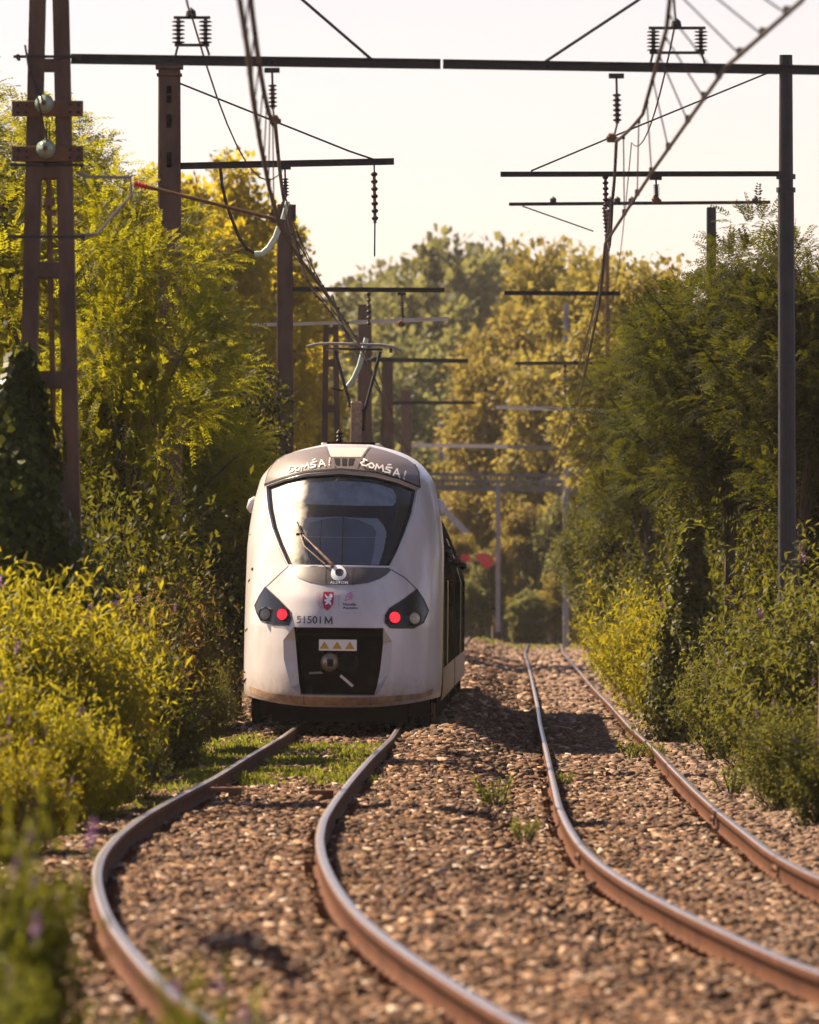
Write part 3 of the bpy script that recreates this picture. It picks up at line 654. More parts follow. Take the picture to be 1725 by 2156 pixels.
# lamp clusters
HLL=[(559,1237),(590,1263),(615,1287),(617.5,1302),(612.5,1317),(580,1318),(550,1309),(540,1292),(535,1277),(546,1256)]
HLR=[(880,1238),(894,1260),(904,1283),(894,1309),(874,1320.5),(826.6,1320.5),(815.4,1309),(815.4,1294),(824,1279.4),(854,1259.5)]
def lampcluster(poly,wx,wy,rx,ry):
    o=patch('lamp_cluster',[poly],M['gloss'],.008,cell=.06)
    strokes('cluster_rim',[poly+[poly[0]]],1.8,M['seam'],.011,o)
    for nm,(px,py) in (('headlight',(wx,wy)),('tail_light',(rx,ry))):
        c=srf(px,py,.035); x,z=T(px,py); n=(Vector(surf(x,z,.05))-Vector(surf(x,z,0))).normalized(); n=(n+Vector((0,-1.6,0))).normalized()
        m2=MB()
        if nm=='headlight':
            m2.lathe([(.100,-.02),(.102,.035),(.092,.042),(.084,.03),(.080,-.02)],c,n,24); l=m2.build('headlight',M['gloss'],o,smooth=True,world=False)
            m3=MB(); m3.lathe([(.0,.004),(.03,.006),(.032,.022),(.052,.012),(.076,.030),(.083,.031)],c,n,24); m3.build('reflector',M['chrome'],o,smooth=True,world=False)
            m4=MB(); m4.lathe([(.082,.034),(.05,.048),(.0,.053)],c,n,24); m4.build('lens',M['lens'],o,smooth=True,world=False)
        else:
            m2.lathe([(.092,-.02),(.093,.03),(.086,.036),(.083,.02)],c,n,24); l=m2.build('tail_light',M['gloss'],o,smooth=True,world=False)
            m3=MB(); m3.lathe([(.084,.02),(.075,.032),(.04,.040),(0,.043)],c,n,24); m3.build('red_lens',M['tail'],o,smooth=True,world=False)
lampcluster(HLL,565,1295.6,602,1296); lampcluster(HLR,871.4,1300.6,831.6,1299.4)
# coupler bay
def lift(poly,dep):
    a=np.array([T(*p) for p in poly]); y=Fd(a[:,0],a[:,1])+dep; return np.stack([a[:,0],y,a[:,1]],-1)
def bridge(name,A,B,m,parent=None,capB=False):
    n=len(A); fs=[(i,(i+1)%n,n+(i+1)%n,n+i) for i in range(n)]
    if capB: fs.append(tuple(range(n,2*n)))
    return tobj(name,np.concatenate([A,B]),fs,m,parent,smooth=False)
A=lift(OPO,0.0); B=lift(OPI,.16); B[:,1]=np.maximum(B[:,1],.15)
bridge('bay_bevel',A,B,M['white'])
Cc=B.copy(); Cc[:,1]=.95; Cc[:,0]*=.97
bay=bridge('coupler_bay',B,Cc,M['matt'],capB=True)
mb=MB()
for k in range(3): mb.box((-.52+.04*k,.55,.95-.2*k),(.07,.2,.12))
for k in range(3): mb.box((.50-.03*k,.5,1.2-.25*k),(.06,.2,.14))
mb.bar((-.62,.3,1.36),(.60,.3,1.36),.03); mb.build('bay_fittings',M['black'],bay,world=False)
cx,cz=T(716,1358); mb=MB(); mb.box((cx,.22,cz),(.55,.04,.165)); sg=mb.build('warning_plate',M['logo'],train,world=False,bevel=.006)
mb=MB()
for k in (-1,0,1):
    x=cx+k*.185-.01; mb.add([(x-.07,.196,cz-.055),(x+.07,.196,cz-.055),(x,.196,cz+.055),(x-.07,.2,cz-.055),(x+.07,.2,cz-.055),(x,.2,cz+.055)],[(0,1,2),(3,5,4),(0,3,4,1),(1,4,5,2),(2,5,3,0)])
mb.build('warning_triangle',M['yellow'],sg,world=False)
cp=MB(); kx,kz=T(716,1394); cp.box((kx,.42,kz),(.52,.35,.36)); cpl=cp.build('coupler',M['matt'],train,world=False,bevel=.05)
x,z=T(699,1394); mb=MB(); mb.lathe([(.0,-.20),(.06,-.19),(.11,-.14),(.135,-.05),(.14,.05)],(x,.28,z),(0,1,0),20); mb.build('coupler_cone',M['brass'],cpl,smooth=True,world=False)
mb=MB(); mb.box((x+.01,.075,z-.01),(.09,.02,.11)); mb.build('coupler_slot',M['black'],cpl,world=False)
x,z=T(737,1394); mb=MB(); mb.lathe([(.08,.2),(.08,-.02),(.10,-.03),(.135,-.03),(.145,.02),(.145,.2)],(x,.22,z),(0,1,0),20); mb.build('coupler_funnel',M['black'],cpl,smooth=True,world=False)
mb=MB(); a=T(722,1422); b=T(748,1444); mb.bar((a[0],.12,a[1]),(b[0],.08,b[1]),.035); mb.build('uncoupling_handle',M['sunbeam'],cpl,world=False)
mb=MB(); a=T(655,1418); b=T(690,1416); mb.bar((a[0],.3,a[1]),(b[0],.3,b[1]),.03); mb.build('air_pipe',M['greypost'],cpl,world=False)
# grimy lower bumper strip
LB_=[(518,1463),(568,1477.5),(645,1485.5),(784,1484.5),(891,1469.5),(921,1457),(921,1449),(888,1461),(784,1466),(645,1466.5),(566,1460),(518,1449)]
bp=patch('bumper_strip',[[(524,1463),(568,1477),(645,1485),(645,1468),(568,1461),(522,1449)],[(645,1484.5),(784,1483.5),(784,1467.5),(645,1468)],[(784,1483.5),(891,1469.5),(912,1462),(914,1449),(888,1459),(784,1467.5)]],M['dirty'],.006,cell=.08)
strokes('bumper_joint',[[(645,1466),(645,1484)],[(784,1466),(784,1483)]],1.4,M['seam'],.010,bp)
# outside cameras / mirrors
for s,px in ((-1,524),(1,924)):
    x,z=T(px,1052); mb=MB(); xx=s*float(Wz(z)); mb.tube([(xx-s*.03,3.3,z+.02),(xx+s*.03,3.28,z-.02),(xx+s*.06,3.25,z-.10),(xx+s*.04,3.22,z-.16)],[.07,.075,.06,.03],8)
    mb.build('rear_view_camera',M['white'],train,smooth=True,world=False)
# side of the first car: window band, doors, handrails
def sidepart(name,y0,y1,z0,z1,m,off,parent=None,sides=(-1,1),n=6):
    vs=[];fs=[]
    for s in sides:
        for i in range(n+1):
            z=z0+(z1-z0)*i/n
            for y in (y0,y1): vs.append((s*(Wside(z,y)+off),y,z))
        b=len(vs)-2*(n+1)
        for i in range(n): fs.append((b+2*i,b+2*i+1,b+2*i+3,b+2*i+2))
    bm=bmesh.new(); bv=[bm.verts.new(v) for v in vs]; [bm.faces.new([bv[i] for i in f]) for f in fs]
    for f in bm.faces:
        f.normal_update()
        if f.normal.x*f.calc_center_median().x<0: f.normal_flip()
    me=bpy.data.meshes.new(name); bm.to_mesh(me); bm.free(); me.materials.append(m); o=bpy.data.objects.new(name,me); link(o,parent or train); return o
M['sidewin']=simple('tinted_side_glass',(.004,.005,.004),rough=.5,spec=0)
for y0,y1 in ((6.2,8.0),(8.3,10.1),(12.2,14.0),(14.3,16.1),(16.4,18.4)): sidepart('side_window',y0,y1,1.75,2.9,M['sidewin'],.006)
sidepart('cab_door',4.1,5.0,.75,2.9,M['gloss'],.006); d_=sidepart('passenger_door',10.4,11.9,.55,2.95,M['gloss'],.006); 
sidepart('side_skirt_stripe',3.9,20.4,.36,.85,M['skirt'],.008); sidepart('side_skirt_stripe',21.4,37.4,.36,.85,M['skirt'],.008)
def car_body(name,y0,y1):
    zs=np.concatenate([np.linspace(.36,2.6,6),np.linspace(2.8,4.2,14)]); prof=[(-Wside(z,30),z) for z in zs]+[(Wside(z,30),z) for z in zs[::-1]]
    n=len(prof); vs=[(x,y0,z) for x,z in prof]+[(x,y1,z) for x,z in prof]; fs=[(i,(i+1)%n,n+(i+1)%n,n+i) for i in range(n)]+[tuple(range(n)),tuple(range(2*n-1,n-1,-1))]
    bm=bmesh.new(); bv=[bm.verts.new(v) for v in vs]; [bm.faces.new([bv[i] for i in f]) for f in fs]; bmesh.ops.recalc_face_normals(bm,faces=bm.faces)
    me=bpy.data.meshes.new(name); bm.to_mesh(me); bm.free(); me.materials.append(M['side']); o=bpy.data.objects.new(name,me); link(o,train); return o
car_body('second_car_body',21.3,37.5)
sidepart('side_window',22.2,29.2,1.5,2.3,M['sidewin'],.006); sidepart('side_window',30.8,36.8,1.5,2.3,M['sidewin'],.006); sidepart('passenger_door',29.3,30.7,.55,2.95,M['gloss'],.006)
mb=MB(); mb.box((0,20.9,1.4),(2.5,1.0,1.7)); mb.build('gangway_bellows',M['matt'],train,world=False)
mb=MB()
for y0,z in ((12,2.6),(20.6,2.5),(29.5,2.45)):
    xw=Wside(z,y0); mb.tube([(xw-.02,y0,z),(xw+.10,y0,z)],.03,8); mb.lathe([(0,-.07),(.06,-.05),(.08,0),(.06,.05),(0,.07)],(xw+.12,y0,z),(0,0,1),10)
mb.build('side_camera',M['gloss'],train,smooth=True,world=False)
# running gear
mb=MB(); mb.box((0,10.4,.30),(2.5,17.6,.28)); mb.box((0,1.6,.22),(2.0,.9,.30)); [mb.box((q*1.25,9.5,.24),(.12,16,.40)) for q in (-1,1)]; mb.box((0,29.5,.32),(2.6,16,.3))  # the long low side boxes are added to block light under the train
for y in (4.2,6.6,9,11.5,14,17,20.5,23,26,29,32,35):
    for s in (-1,1): mb.box((s*1.22,y,.33),(.34,1.5,.42))
mb.build('underframe',M['matt'],train,world=False)
mb=MB()
for y in (2.9,5.5,19.6,22.2):
    for s in (-1,1): mb.lathe([(0,-.065),(.40,-.065),(.46,-.05),(.46,-.035),(.425,-.03),(.425,.065),(0,.07)],(s*.735,y,.425),(s,0,0),24)
    mb.tube([(-.75,y,.425),(.75,y,.425)],.09,8)
mb.build('wheelset',M['matt'],train,smooth=False,world=False)
mb=MB()
for s in (-1,1):
    mb.box((s*.74,2.05,.17),(.10,.06,.22)); mb.box((s*.74,2.2,.42),(.14,.3,.3))
    for k in range(4): mb.tube([(s*(1.32-.08*k),2.6+.1*k,.36),(s*(1.33-.09*k),2.6,.20),(s*(1.25-.09*k),2.55,.12),(s*(1.18-.08*k),2.6,.22)],.016,6)
    mb.bar((s*1.36,2.8,.34),(s*1.36,2.8,.10),.03); mb.bar((s*1.36,2.8,.11),(s*1.1,2.8,.11),.03)
mb.build('life_guard',M['rusty'],train,world=False)
# pantograph on the roof (rides with the train)
py0=9.2
def tp(px,py,yy):  # point at picture px on the train's own plane yy
    d=YT+yy; p=P(px,py,d); base=-.99+yy*math.sin(R(1.0)); z=p.z; return Vector((p.x-base-z*LEAN,yy,z))
pan=MB(); pan.box(tp(757,890,py0),(.18,.14,.66)); pn=pan.build('pantograph',M['wiper'],train,world=False,bevel=.015)
mb=MB(); mb.tube([tp(757,862,py0),tp(746,858,py0),tp(712,738,py0+.2)],.025,8); mb.tube([tp(757,862,py0),tp(775,864,py0),tp(808,740,py0+.2)],.025,8); mb.tube([tp(742,852,py0),tp(768,876,py0)],.03,8); mb.tube([tp(774,862,py0),tp(772,905,py0+.3)],.03,8)
mb.build('pantograph_arm',M['steel'],pn,world=False)
mb=MB()
for k in (0,.35): mb.tube([tp(x,y,py0+k) for x,y in ((653,731),(672,726),(700,724),(752,724.5),(812,726),(838,730),(852,737))],.022,8)
mb.build('pantograph_head',M['greypost'],pn,world=False)
mb=MB(); mb.tube([tp(690,735,py0+.2),tp(812,735,py0+.2)],.02,8)
for x in (690,830): mb.tube([tp(x,727,py0+.1),tp(x,742,py0+.1)],.025,8)
mb.lathe([(.03,0),(.06,.03),(.03,.06),(.06,.09),(.03,.12),(.06,.15),(.02,.2)],tp(722,932,py0-1),(0,0,1),10); mb.build('pantograph_fittings',M['porc'],pn,world=False)
# ------------------------------------------------------------------ overhead line masts
def insul(mb,a,b,n=7,r=.06,mi=0):
    a=Vector(a);b=Vector(b); ax=b-a; L=ax.length; prof=[]
    for k in range(n):
        h=L*k/n; prof+=[(.022,h),(r,h+L*.25/n),(r*.75,h+L*.55/n),(.022,h+L*.6/n)]
    prof.append((.022,L)); mb.lathe(prof,a,ax,10,mi)
def hmast(t,xc,d,z0,ztop,w0,w1,leg,rungs,depth=.22):
    """twin-leg concrete post: legs converge upwards, cross pieces at rungs"""
    mb=MB()
    for s in (-1,1):
        n=10; 
        for k in range(n):
            f0=k/n; f1=(k+1)/n; za=z0+(ztop-z0)*f0; zb=z0+(ztop-z0)*f1
            xa=xc+s*(w0+(w1-w0)*f0-leg)/2; xb=xc+s*(w0+(w1-w0)*f1-leg)/2
            vs=[]
            for x,z in ((xa,za),(xb,zb)):
                for dx,dy in ((-1,-1),(1,-1),(1,1),(-1,1)): vs.append((x+dx*leg/2,d+dy*depth/2,z))
            fs=[(0,1,5,4),(1,2,6,5),(2,3,7,6),(3,0,4,7)]
            if k==0: fs.append((3,2,1,0))
            if k==n-1: fs.append((4,5,6,7))
            mb.add(vs,fs)
    o=mb.build('post',M['concrete'],t)
    mb=MB()
    for z,h in rungs:
        f=(z-z0)/(ztop-z0); w=w0+(w1-w0)*f-2*leg+.02; mb.box((xc,d,z),(max(w,.05),depth-.02,h))
    mb.build('cross_piece',M['concrete'],t,bevel=.012)
    return o
def wirepts(a,b,sag=0,n=10):
    a=Vector(a);b=Vector(b); return [a.lerp(b,k/n)-Vector((0,0,4*sag*(k/n)*(1-k/n))) for k in range(n+1)]
# --- first pair, 82 m
D1=82.0
m1x=X_(104,D1); g1=float(gz(m1x,D1))
mast=thing('catenary_mast','tall twin-leg brown concrete mast at left with two insulator plates and ivy round its foot','mast',(m1x,D1,g1),'masts carrying the overhead line')
S1=D1/F
hmast(mast,m1x,D1,g1,Z_(-470,D1),.80,.30,.165,[(Z_(y,D1),h*S1) for y,h in ((-330,30),(-120,34),(138,26),(360,36),(570,34),(800,36),(1030,36),(1220,36))],.26)
mb=MB(); 
for y in (121,349,500): mb.box((m1x-.02,D1-.135,Z_(y,D1)),(.66+.0003*y,.02,.03)); 
for y in (121,349,500):
    for s in (-1,1): mb.box((m1x+s*(.31+.0001*y),D1,Z_(y,D1)),(.03,.30,.05))
mb.build('clamp_band',M['steel'],mast)
for y in (231,326):
    mb=MB(); mb.box((X_(102,D1),D1-.18,Z_(y,D1)),(150*S1,.06,33*S1)); pl=mb.build('insulator_plate',M['plate'],mast,bevel=.006)
    mb=MB()
    for x in (40,58,150,167):
        for dy in (-8,8): mb.lathe([(0,.02),(.016,.018),(.02,0)],(X_(x,D1),D1-.21,Z_(y+dy,D1)),(0,-1,0),8)
    mb.build('bolt',M['steel'],pl)
    mb=MB(); mb.lathe([(.10,0),(.10,.03),(.085,.04),(.09,.07),(.075,.10),(.05,.13),(.03,.15),(.03,.17),(0,.175)],(X_(96 if y<300 else 99,D1),D1-.21,Z_(y-10,D1)),(0,-1,0),18); mb.build('glass_insulator',M['glassball'],pl,smooth=True)
    mb=MB(); mb.lathe([(.028,0),(.026,.04),(0,.05)],(X_(96 if y<300 else 99,D1),D1-.385,Z_(y-10,D1)),(0,-1,0),10); mb.build('insulator_pin',M['rusty'],pl)
mb=MB(); mb.tube([P(53,95,D1-.3),P(62,150,D1-.4),P(80,190,D1-.4),P(94,219,D1-.38)],.012,5); mb.tube([P(56,110,D1-.3),P(85,230,D1-.42),P(100,300,D1-.40)],.010,5)
for k in (-6,0,6): mb.tube([P(98+k,255,D1-.15),P(99+k,352,D1-.15)],.008,5)
mb.build('lead_wire',M['wire'],mast)
mb=MB(); mb.tube([P(103,376,D1-.08),P(105,500,D1-.08),P(111,780,D1-.08),P(112,900,D1-.08)],.028,8); mb.box(P(105,425,D1-.08),(.1,.1,.08)); mb.box(P(107,448,D1-.08),(.12,.1,.06)); mb.build('balance_rod',M['plate'],mast)
# bracket and pull-off rod
mb=MB(); mb.tube([P(160,362,D1),P(185,372,D1),P(275,374,D1),P(277,410,D1),P(240,452,D1),P(205,492,D1),P(160,497,D1)],.018,6); br=mb.build('bracket',M['greypost'],mast)
mb=MB(); insul(mb,P(283,387,D1),P(312,394,D1),4,.045); mb.build('insulator',M['red'],br)
mb=MB(); mb.tube([P(312,394,D1),P(586,463,D1)],.020,8); mb.build('pull_off_rod',M['plate'],br)
# left half of the beam
def beam(t,d,xa,ya,xb,yb,h=20,dep=.10,m='steel',name='beam',holes=True):
    a=P(xa,ya,d); b=P(xb,yb,d); mb=MB(); hh=h*d/F
    mb.bar(a,b,dep*.25,hh); 
    for s in (-1,1): mb.bar(a+Vector((0,-dep*.33,s*(hh/2-.008))),b+Vector((0,-dep*.33,s*(hh/2-.008))),dep*.5,.014)
    o=mb.build(name,M[m],t)
    if holes:
        mb=MB(); L=(b-a).length; n=int(L/.35)
        for k in range(1,n):
            if k%3: continue
            p=a.lerp(b,k/n); mb.lathe([(0,.014),(.02,.012),(.024,0)],p+Vector((0,-dep*.125,0)),(0,-1,0),8)
        if mb.v: mb.build('bolt',M['steel'],o)
    return o
b1=beam(mast,D1,150,124,928,135,21)
mb=MB(); mb.tube([P(786,128,D1),P(640,2,D1),P(150,-425,D1)],.018,6); mb.build('tie_rod',M['steel'],mast)
def feeder(par,d,x0,x1,yb,yt,yl):
    mb=MB(); 
    for x in (x0,x1): insul(mb,P(x,yb,d),P(x,yt,d),6,.075)
    mb.build('feeder_insulator',M['porc'],par)
    mb=MB(); mb.bar(P(x0-10,yt-3,d),P(x1+10,yt-3,d),.03); mb.bar(P(x0-8,yb+3,d),P(x1+8,yb+3,d),.03); mb.tube([P(x0,yb,d),P(x0-6,yl,d)],.014,6); mb.tube([P(x1,yb,d),P(x1+8,yl,d)],.014,6); mb.lathe([(0,.1),(.05,.06),(.06,0),(.03,-.02)],P((x0+x1)/2-2,yt-5,d),(0,0,1),10)
    mb.build('feeder_frame',M['steel'],par)
feeder(b1,D1,376,433,92,40,116)
# hanging suspension under the beam
def suspension(par,d,x,y0,y1,dx=4):
    mb=MB(); mb.tube([P(x,y0,d),P(x+1,y0+(y1-y0)*.28,d)],.014,6); mb.box(P(x,y0+3,d),(.16,.08,.05)); mb.build('suspension',M['steel'],par); o=par
    mb=MB(); insul(mb,P(x+1,y0+(y1-y0)*.28,d),P(x+2,y0+(y1-y0)*.72,d),6,.05); mb.build('insulator',M['porc'],o)
    mb=MB(); mb.tube([P(x+2,y0+(y1-y0)*.72,d),P(x+dx,y1,d)],.012,6); mb.box(P(x+dx,y1-6,d),(.12,.10,.05)); mb.lathe([(0,-.06),(.05,-.03),(.05,.03),(0,.06)],P(x+dx-2,y1-10,d),(1,0,0),8); mb.build('suspension_clamp',M['rusty'],o)
suspension(b1,D1,573,145,262,7)
# right mast of the first pair stands outside the frame; its half of the beam reaches in
m1r=X_(1800,D1); g=float(gz(m1r,D1))
mastr=thing('catenary_mast','right half of the nearest beam with a feeder frame, its mast outside the picture','mast',(m1r,D1,g),'masts carrying the overhead line')
hmast(mastr,m1r,D1,g,Z_(-470,D1),.80,.30,.165,[(Z_(y,D1),h*S1) for y,h in ((-330,30),(-120,34),(138,26),(360,36),(570,34),(800,36))],.26)
b1r=beam(mastr,D1,933,135,1745,148,20)
mb=MB(); mb.tube([P(1148,130,D1),P(1340,3,D1),P(1760,-290,D1)],.018,6); mb.build('tie_rod',M['steel'],mastr)
feeder(b1r,D1,1376,1476,108,62,133)
suspension(b1r,D1,1298,157,300,-8)
# --- second pair, 104 m
D2=104.
m2=X_(357,D2); g=float(gz(m2,D2)); mast2=thing('catenary_mast','brown concrete mast rising from the locust trees behind the near left mast','mast',(m2,D2,g),'masts carrying the overhead line')
mb=MB()
mb.box((m2,D2,(g+Z_(145,D2))/2),(.36,.30,Z_(145,D2)-g),taper=.80); mb.build('post',M['concrete'],mast2,bevel=.02)
mb=MB()
for y in (190,210,250,262,330,345): mb.box((m2,D2-.13,Z_(y,D2)),(.06,.05,.10))
mb.build('post_slot',M['black'],mast2)
mb=MB(); mb.box((m2,D2,Z_(139,D2)),(.36,.34,.08)); mb.box((m2,D2,Z_(158,D2)),(.33,.32,.03)); mb.build('mast_cap',M['concrete'],mast2)
b2=beam(mast2,D2,365,350,830,340,14); 
mb=MB(); mb.tube([P(800,340,D2),P(735,318,D2),P(365,170,D2)],.014,6); mb.build('tie_rod',M['steel'],mast2)
suspension(b2,D2,600,350,440,2)
mb=MB(); mb.tube([P(788,345,D2),P(790,420,D2),P(789,540,D2)],.012,6); mb.build('hanger',M['steel'],b2)
mb=MB(); insul(mb,P(788,362,D2),P(790,470,D2),7,.05); mb.build('insulator',M['porc'],b2)
m2r=X_(1655,D2); g=float(gz(m2r,D2)); mast2r=thing('catenary_mast','dark slender pole at right with a beam reaching left over the empty track','mast',(m2r,D2,g),'masts carrying the overhead line')
mb=MB(); mb.tube([(m2r+.02,D2,g),(m2r+.01,D2,Z_(700,D2)),(m2r,D2,Z_(405,D2))],[.125,.115,.108],14); mb.tube([(m2r,D2,Z_(405,D2)),(m2r,D2,Z_(116,D2))],[.098,.088],14); mb.build('post',M['steel'],mast2r,smooth=False)
mb=MB(); 
for y in (372,400,150): mb.tube([(m2r,D2,Z_(y-5,D2)),(m2r,D2,Z_(y+5,D2))],.13,14)
mb.build('clamp_band',M['steel'],mast2r)
b2r=beam(mast2r,D2,1054,367,1645,366,11)
mb=MB(); mb.tube([P(1118,360,D2),P(1280,292,D2),P(1650,140,D2)],.013,6); mb.build('tie_rod',M['steel'],mast2r)
suspension(b2r,D2,1381,372,430,2); 
mb=MB(); insul(mb,P(1275,370,D2),P(1276,440,D2),6,.045); mb.build('insulator',M['porc'],b2r)
# --- later pairs
def simplemast(label,d,x,ytop,beams,w=.34,m='concrete',bm='steel',cross=True,group='masts carrying the overhead line',tie=None):
    X=X_(x,d); g=float(gz(X,d)); t=thing('catenary_mast',label,'mast',(X,d,g),group)
    zt=Z_(ytop,d); mb=MB()
    if cross:
        hmast(t,X,d,g,zt,w*1.35,w*.8,w*.30,[(g+(zt-g)*k,.14) for k in (.22,.36,.5,.64,.78,.9,.985)],.2)
    else:
        mb.box((X,d,(g+zt)/2),(w,w*.8,zt-g),taper=.8); mb.build('post',M[m],t,bevel=.02)
    for (xa,ya,xb,yb,h,mm) in beams: 
        b=beam(t,d,xa,ya,xb,yb,h,m=mm,holes=False)
    if tie: mb=MB(); mb.tube([P(tie[0],tie[1],d),P(tie[2],tie[3],d)],.014,6); mb.build('tie_rod',M['steel'],t)
    return t,b
t3,b=simplemast('concrete mast in front of the yellowing trees, a beam low across it',146,600,430,[(592,609,936,611,10,'steel')],.36,cross=False)
suspension(b,146,846,616,690,0)
mb=MB(); insul(mb,P(777,616,146),P(777,690,146),6,.045); mb.build('insulator',M['porc'],b)
mb=MB(); mb.box(P(588,455,146),(.3,.2,.25)); mb.box(P(612,448,146),(.2,.2,.3)); mb.build('mast_fitting',M['steel'],t3)
t3r,b=simplemast('dark mast standing out of the right-hand trees under a long thin top beam',146,1498,436,[(1072,430,1622,426,7,'steel'),(1062,617,1305,618,9,'steel')],.22,m='steel',cross=False,tie=(1100,434,1250,487))
mb=MB(); insul(mb,P(1285,432,146),P(1283,505,146),8,.06); insul(mb,P(1272,436,146),P(1278,500,146),8,.05); mb.build('insulator',M['porc'],b)
mb=MB()
for x in (1165,1285,1300,1330,1590): mb.lathe([(0,.1),(.06,.05),(.06,-.03),(0,-.05)],P(x,424,146),(0,0,1),8)
mb.build('beam_fitting',M['steel'],b)
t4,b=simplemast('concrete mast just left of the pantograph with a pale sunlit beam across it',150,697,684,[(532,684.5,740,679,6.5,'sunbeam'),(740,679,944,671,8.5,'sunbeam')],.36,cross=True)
t5,b=simplemast('dark concrete mast directly behind the pantograph',192,768,640,[(768,757,986,760,9,'steel')],.42,cross=False)
t5r,b=simplemast('short dark mast among the right-hand bushes, beam reaching left',192,1352,640,[(1085,765,1360,764,7,'steel')],.20,m='steel',cross=False)
mb=MB(); insul(mb,P(1190,768,192),P(1190,830,192),6,.06); mb.build('insulator',M['porc'],b)
t6,b=simplemast('dark mast right of the pantograph with a lower cross beam',243,816,752,[(816,848,1000,848,7,'steel')],.44,cross=False)
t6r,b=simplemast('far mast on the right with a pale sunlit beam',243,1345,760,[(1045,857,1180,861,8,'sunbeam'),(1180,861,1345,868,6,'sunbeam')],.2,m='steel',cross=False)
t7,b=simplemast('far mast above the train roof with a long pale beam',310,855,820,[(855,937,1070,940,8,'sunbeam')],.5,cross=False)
t7r,b=simplemast('slim far mast in front of the golden trees',310,1192,640,[(1070,941,1230,944,7,'greypost')],.25,m='greypost',cross=False)
t8,b=simplemast('small distant grey mast with a beam right above the footbridge',388,930,870,[(925,996,1225,998,8,'greypost')],.35,m='greypost',cross=False)
t8r,b=simplemast('small distant brown mast left of the near hedge, blurred',345,1232,700,[(1140,1010,1232,1012,6,'greypost')],.25,m='greypost',cross=False)
mcol,b=simplemast('tall thin brown mast against the sky, right of centre over the golden trees',215,1279,440,[(1180,620,1285,618,7,'steel')],.14,m='rusty',cross=False)
# --- contact wires, messengers, droppers
def wire_thing(label,cpts,mpts,dropidx,r=.013):
    t=thing('overhead_line',label,'overhead line',cpts[0],'overhead lines')
    def cr_(pts,n=8):
        out=[]; k=len(pts)
        for i in range(k-1):
            for j in range(n): out.append(Vector(pts[i]).lerp(Vector(pts[i+1]),j/n))
        out.append(Vector(pts[-1])); return out
    mb=MB(); mb.tube(cr_(cpts,2),r,6); mb.build('contact_wire',M['wire'],t)
    mb=MB(); mb.tube(mpts,r,6); mb.build('messenger_wire',M['wire'],t)
    # droppers
    dd=[p.y for p in map(Vector,cpts)]
    def at(pts,d):
        ps=sorted(map(Vector,pts),key=lambda p:p.y)
        for a,b in zip(ps[:-1],ps[1:]):
            if a.y<=d<=b.y: return a.lerp(b,(d-a.y)/max(1e-6,b.y-a.y))
        return None
    for d in dropidx:
        a=at(cpts,d); b=at(mpts,d)
        if a and b and (b-a).length>.08:
            mb=MB(); mb.tube([a,b],.007,5); mb.box(a+Vector((0,0,.02)),(.045,.08,.06)); mb.box(b-Vector((0,0,.02)),(.03,.05,.04)); mb.build('dropper',M['wire'],t)
    return t
ZC=5.86
def cw(x,y): d=F*(ZC-H)/(YH-y); return P(x,y,d)
# left track: image points of the contact wire
LC=[P(430,-420,38.5),cw(505,0),cw(521,100),cw(532,200),cw(548,300),cw(568,400),cw(590,478),cw(625,535),cw(690,622),cw(752,716),cw(790,800),P(835,905,192),P(880,990,256)]
def mess(sup,sag,n=12):
    out=[]
    for (a,b,s) in zip(sup[:-1],sup[1:],sag):
        w=wirepts(a,b,s,n); out+=w[:-1]
    out.append(Vector(sup[-1])); return out
LS=[P(460,-700,38.5),P(580,262,D1),P(602,440,D2),P(700,622,146),P(790,748,192),P(845,850,256)]
LM=mess(LS,[.55,.12,.5,.5,.6])
wire_thing('left contact wire running down to the train pantograph, with its messenger wire',LC,LM,[42,46,50,54,58,62,66,70,74,78,86,91,96,100,108,114,120,128,134,140,152,160,170,180],.021)
RC=[P(1880,-400,38.5),cw(1690,0),cw(1530,140),cw(1380,352),cw(1275,512),P(1262,640,105),P(1228,803,146),P(1195,915,192),P(1160,1000,256)]
RS=[P(1440,-700,38.5),P(1290,298,D1),P(1383,430,D2),P(1283,505,146),P(1190,830,192),P(1140,920,256)]
RM=mess([P(1470,-560,40),P(1404,60,60),P(1354,240,75),P(1298,297,D1)],[.0,.0,.02],8)[:-1]+mess([P(1298,297,D1),P(1290,420,D2),P(1280,508,146),P(1192,832,192),P(1145,922,256)],[.1,.35,.4,.5])
wire_thing('right contact wire sweeping up to the top right corner with slanting droppers',RC,RM,[48,50,52,54,56,58.5,61,64,68,72,76,80,86,92,98,104,112,122,132,142,154,166,180],.018)
def single(label,pts,r=.012,m='wire',name='feeder_wire',cat='wire'):
    b=Vector(pts[0]); t=thing(name,label,cat,b,'feeder wires'); mb=MB(); mb.tube(pts,r,6); mb.build('cable',M[m],t); return t
single('feeder wire along the right-hand frames, dotted with clamps',wirepts(P(1405,-420,40),P(1424,40,D1),.3,10)+wirepts(P(1424,40,D1),P(1330,300,146),.5,12)[1:]+wirepts(P(1330,300,146),P(1290,640,243),.4,8)[1:],.011)
single('feeder wire over the left-hand frames against the sky',wirepts(P(330,-560,40),P(404,34,D1),.3,10)+wirepts(P(404,34,D1),P(605,340,146),.9,12)[1:],.011)
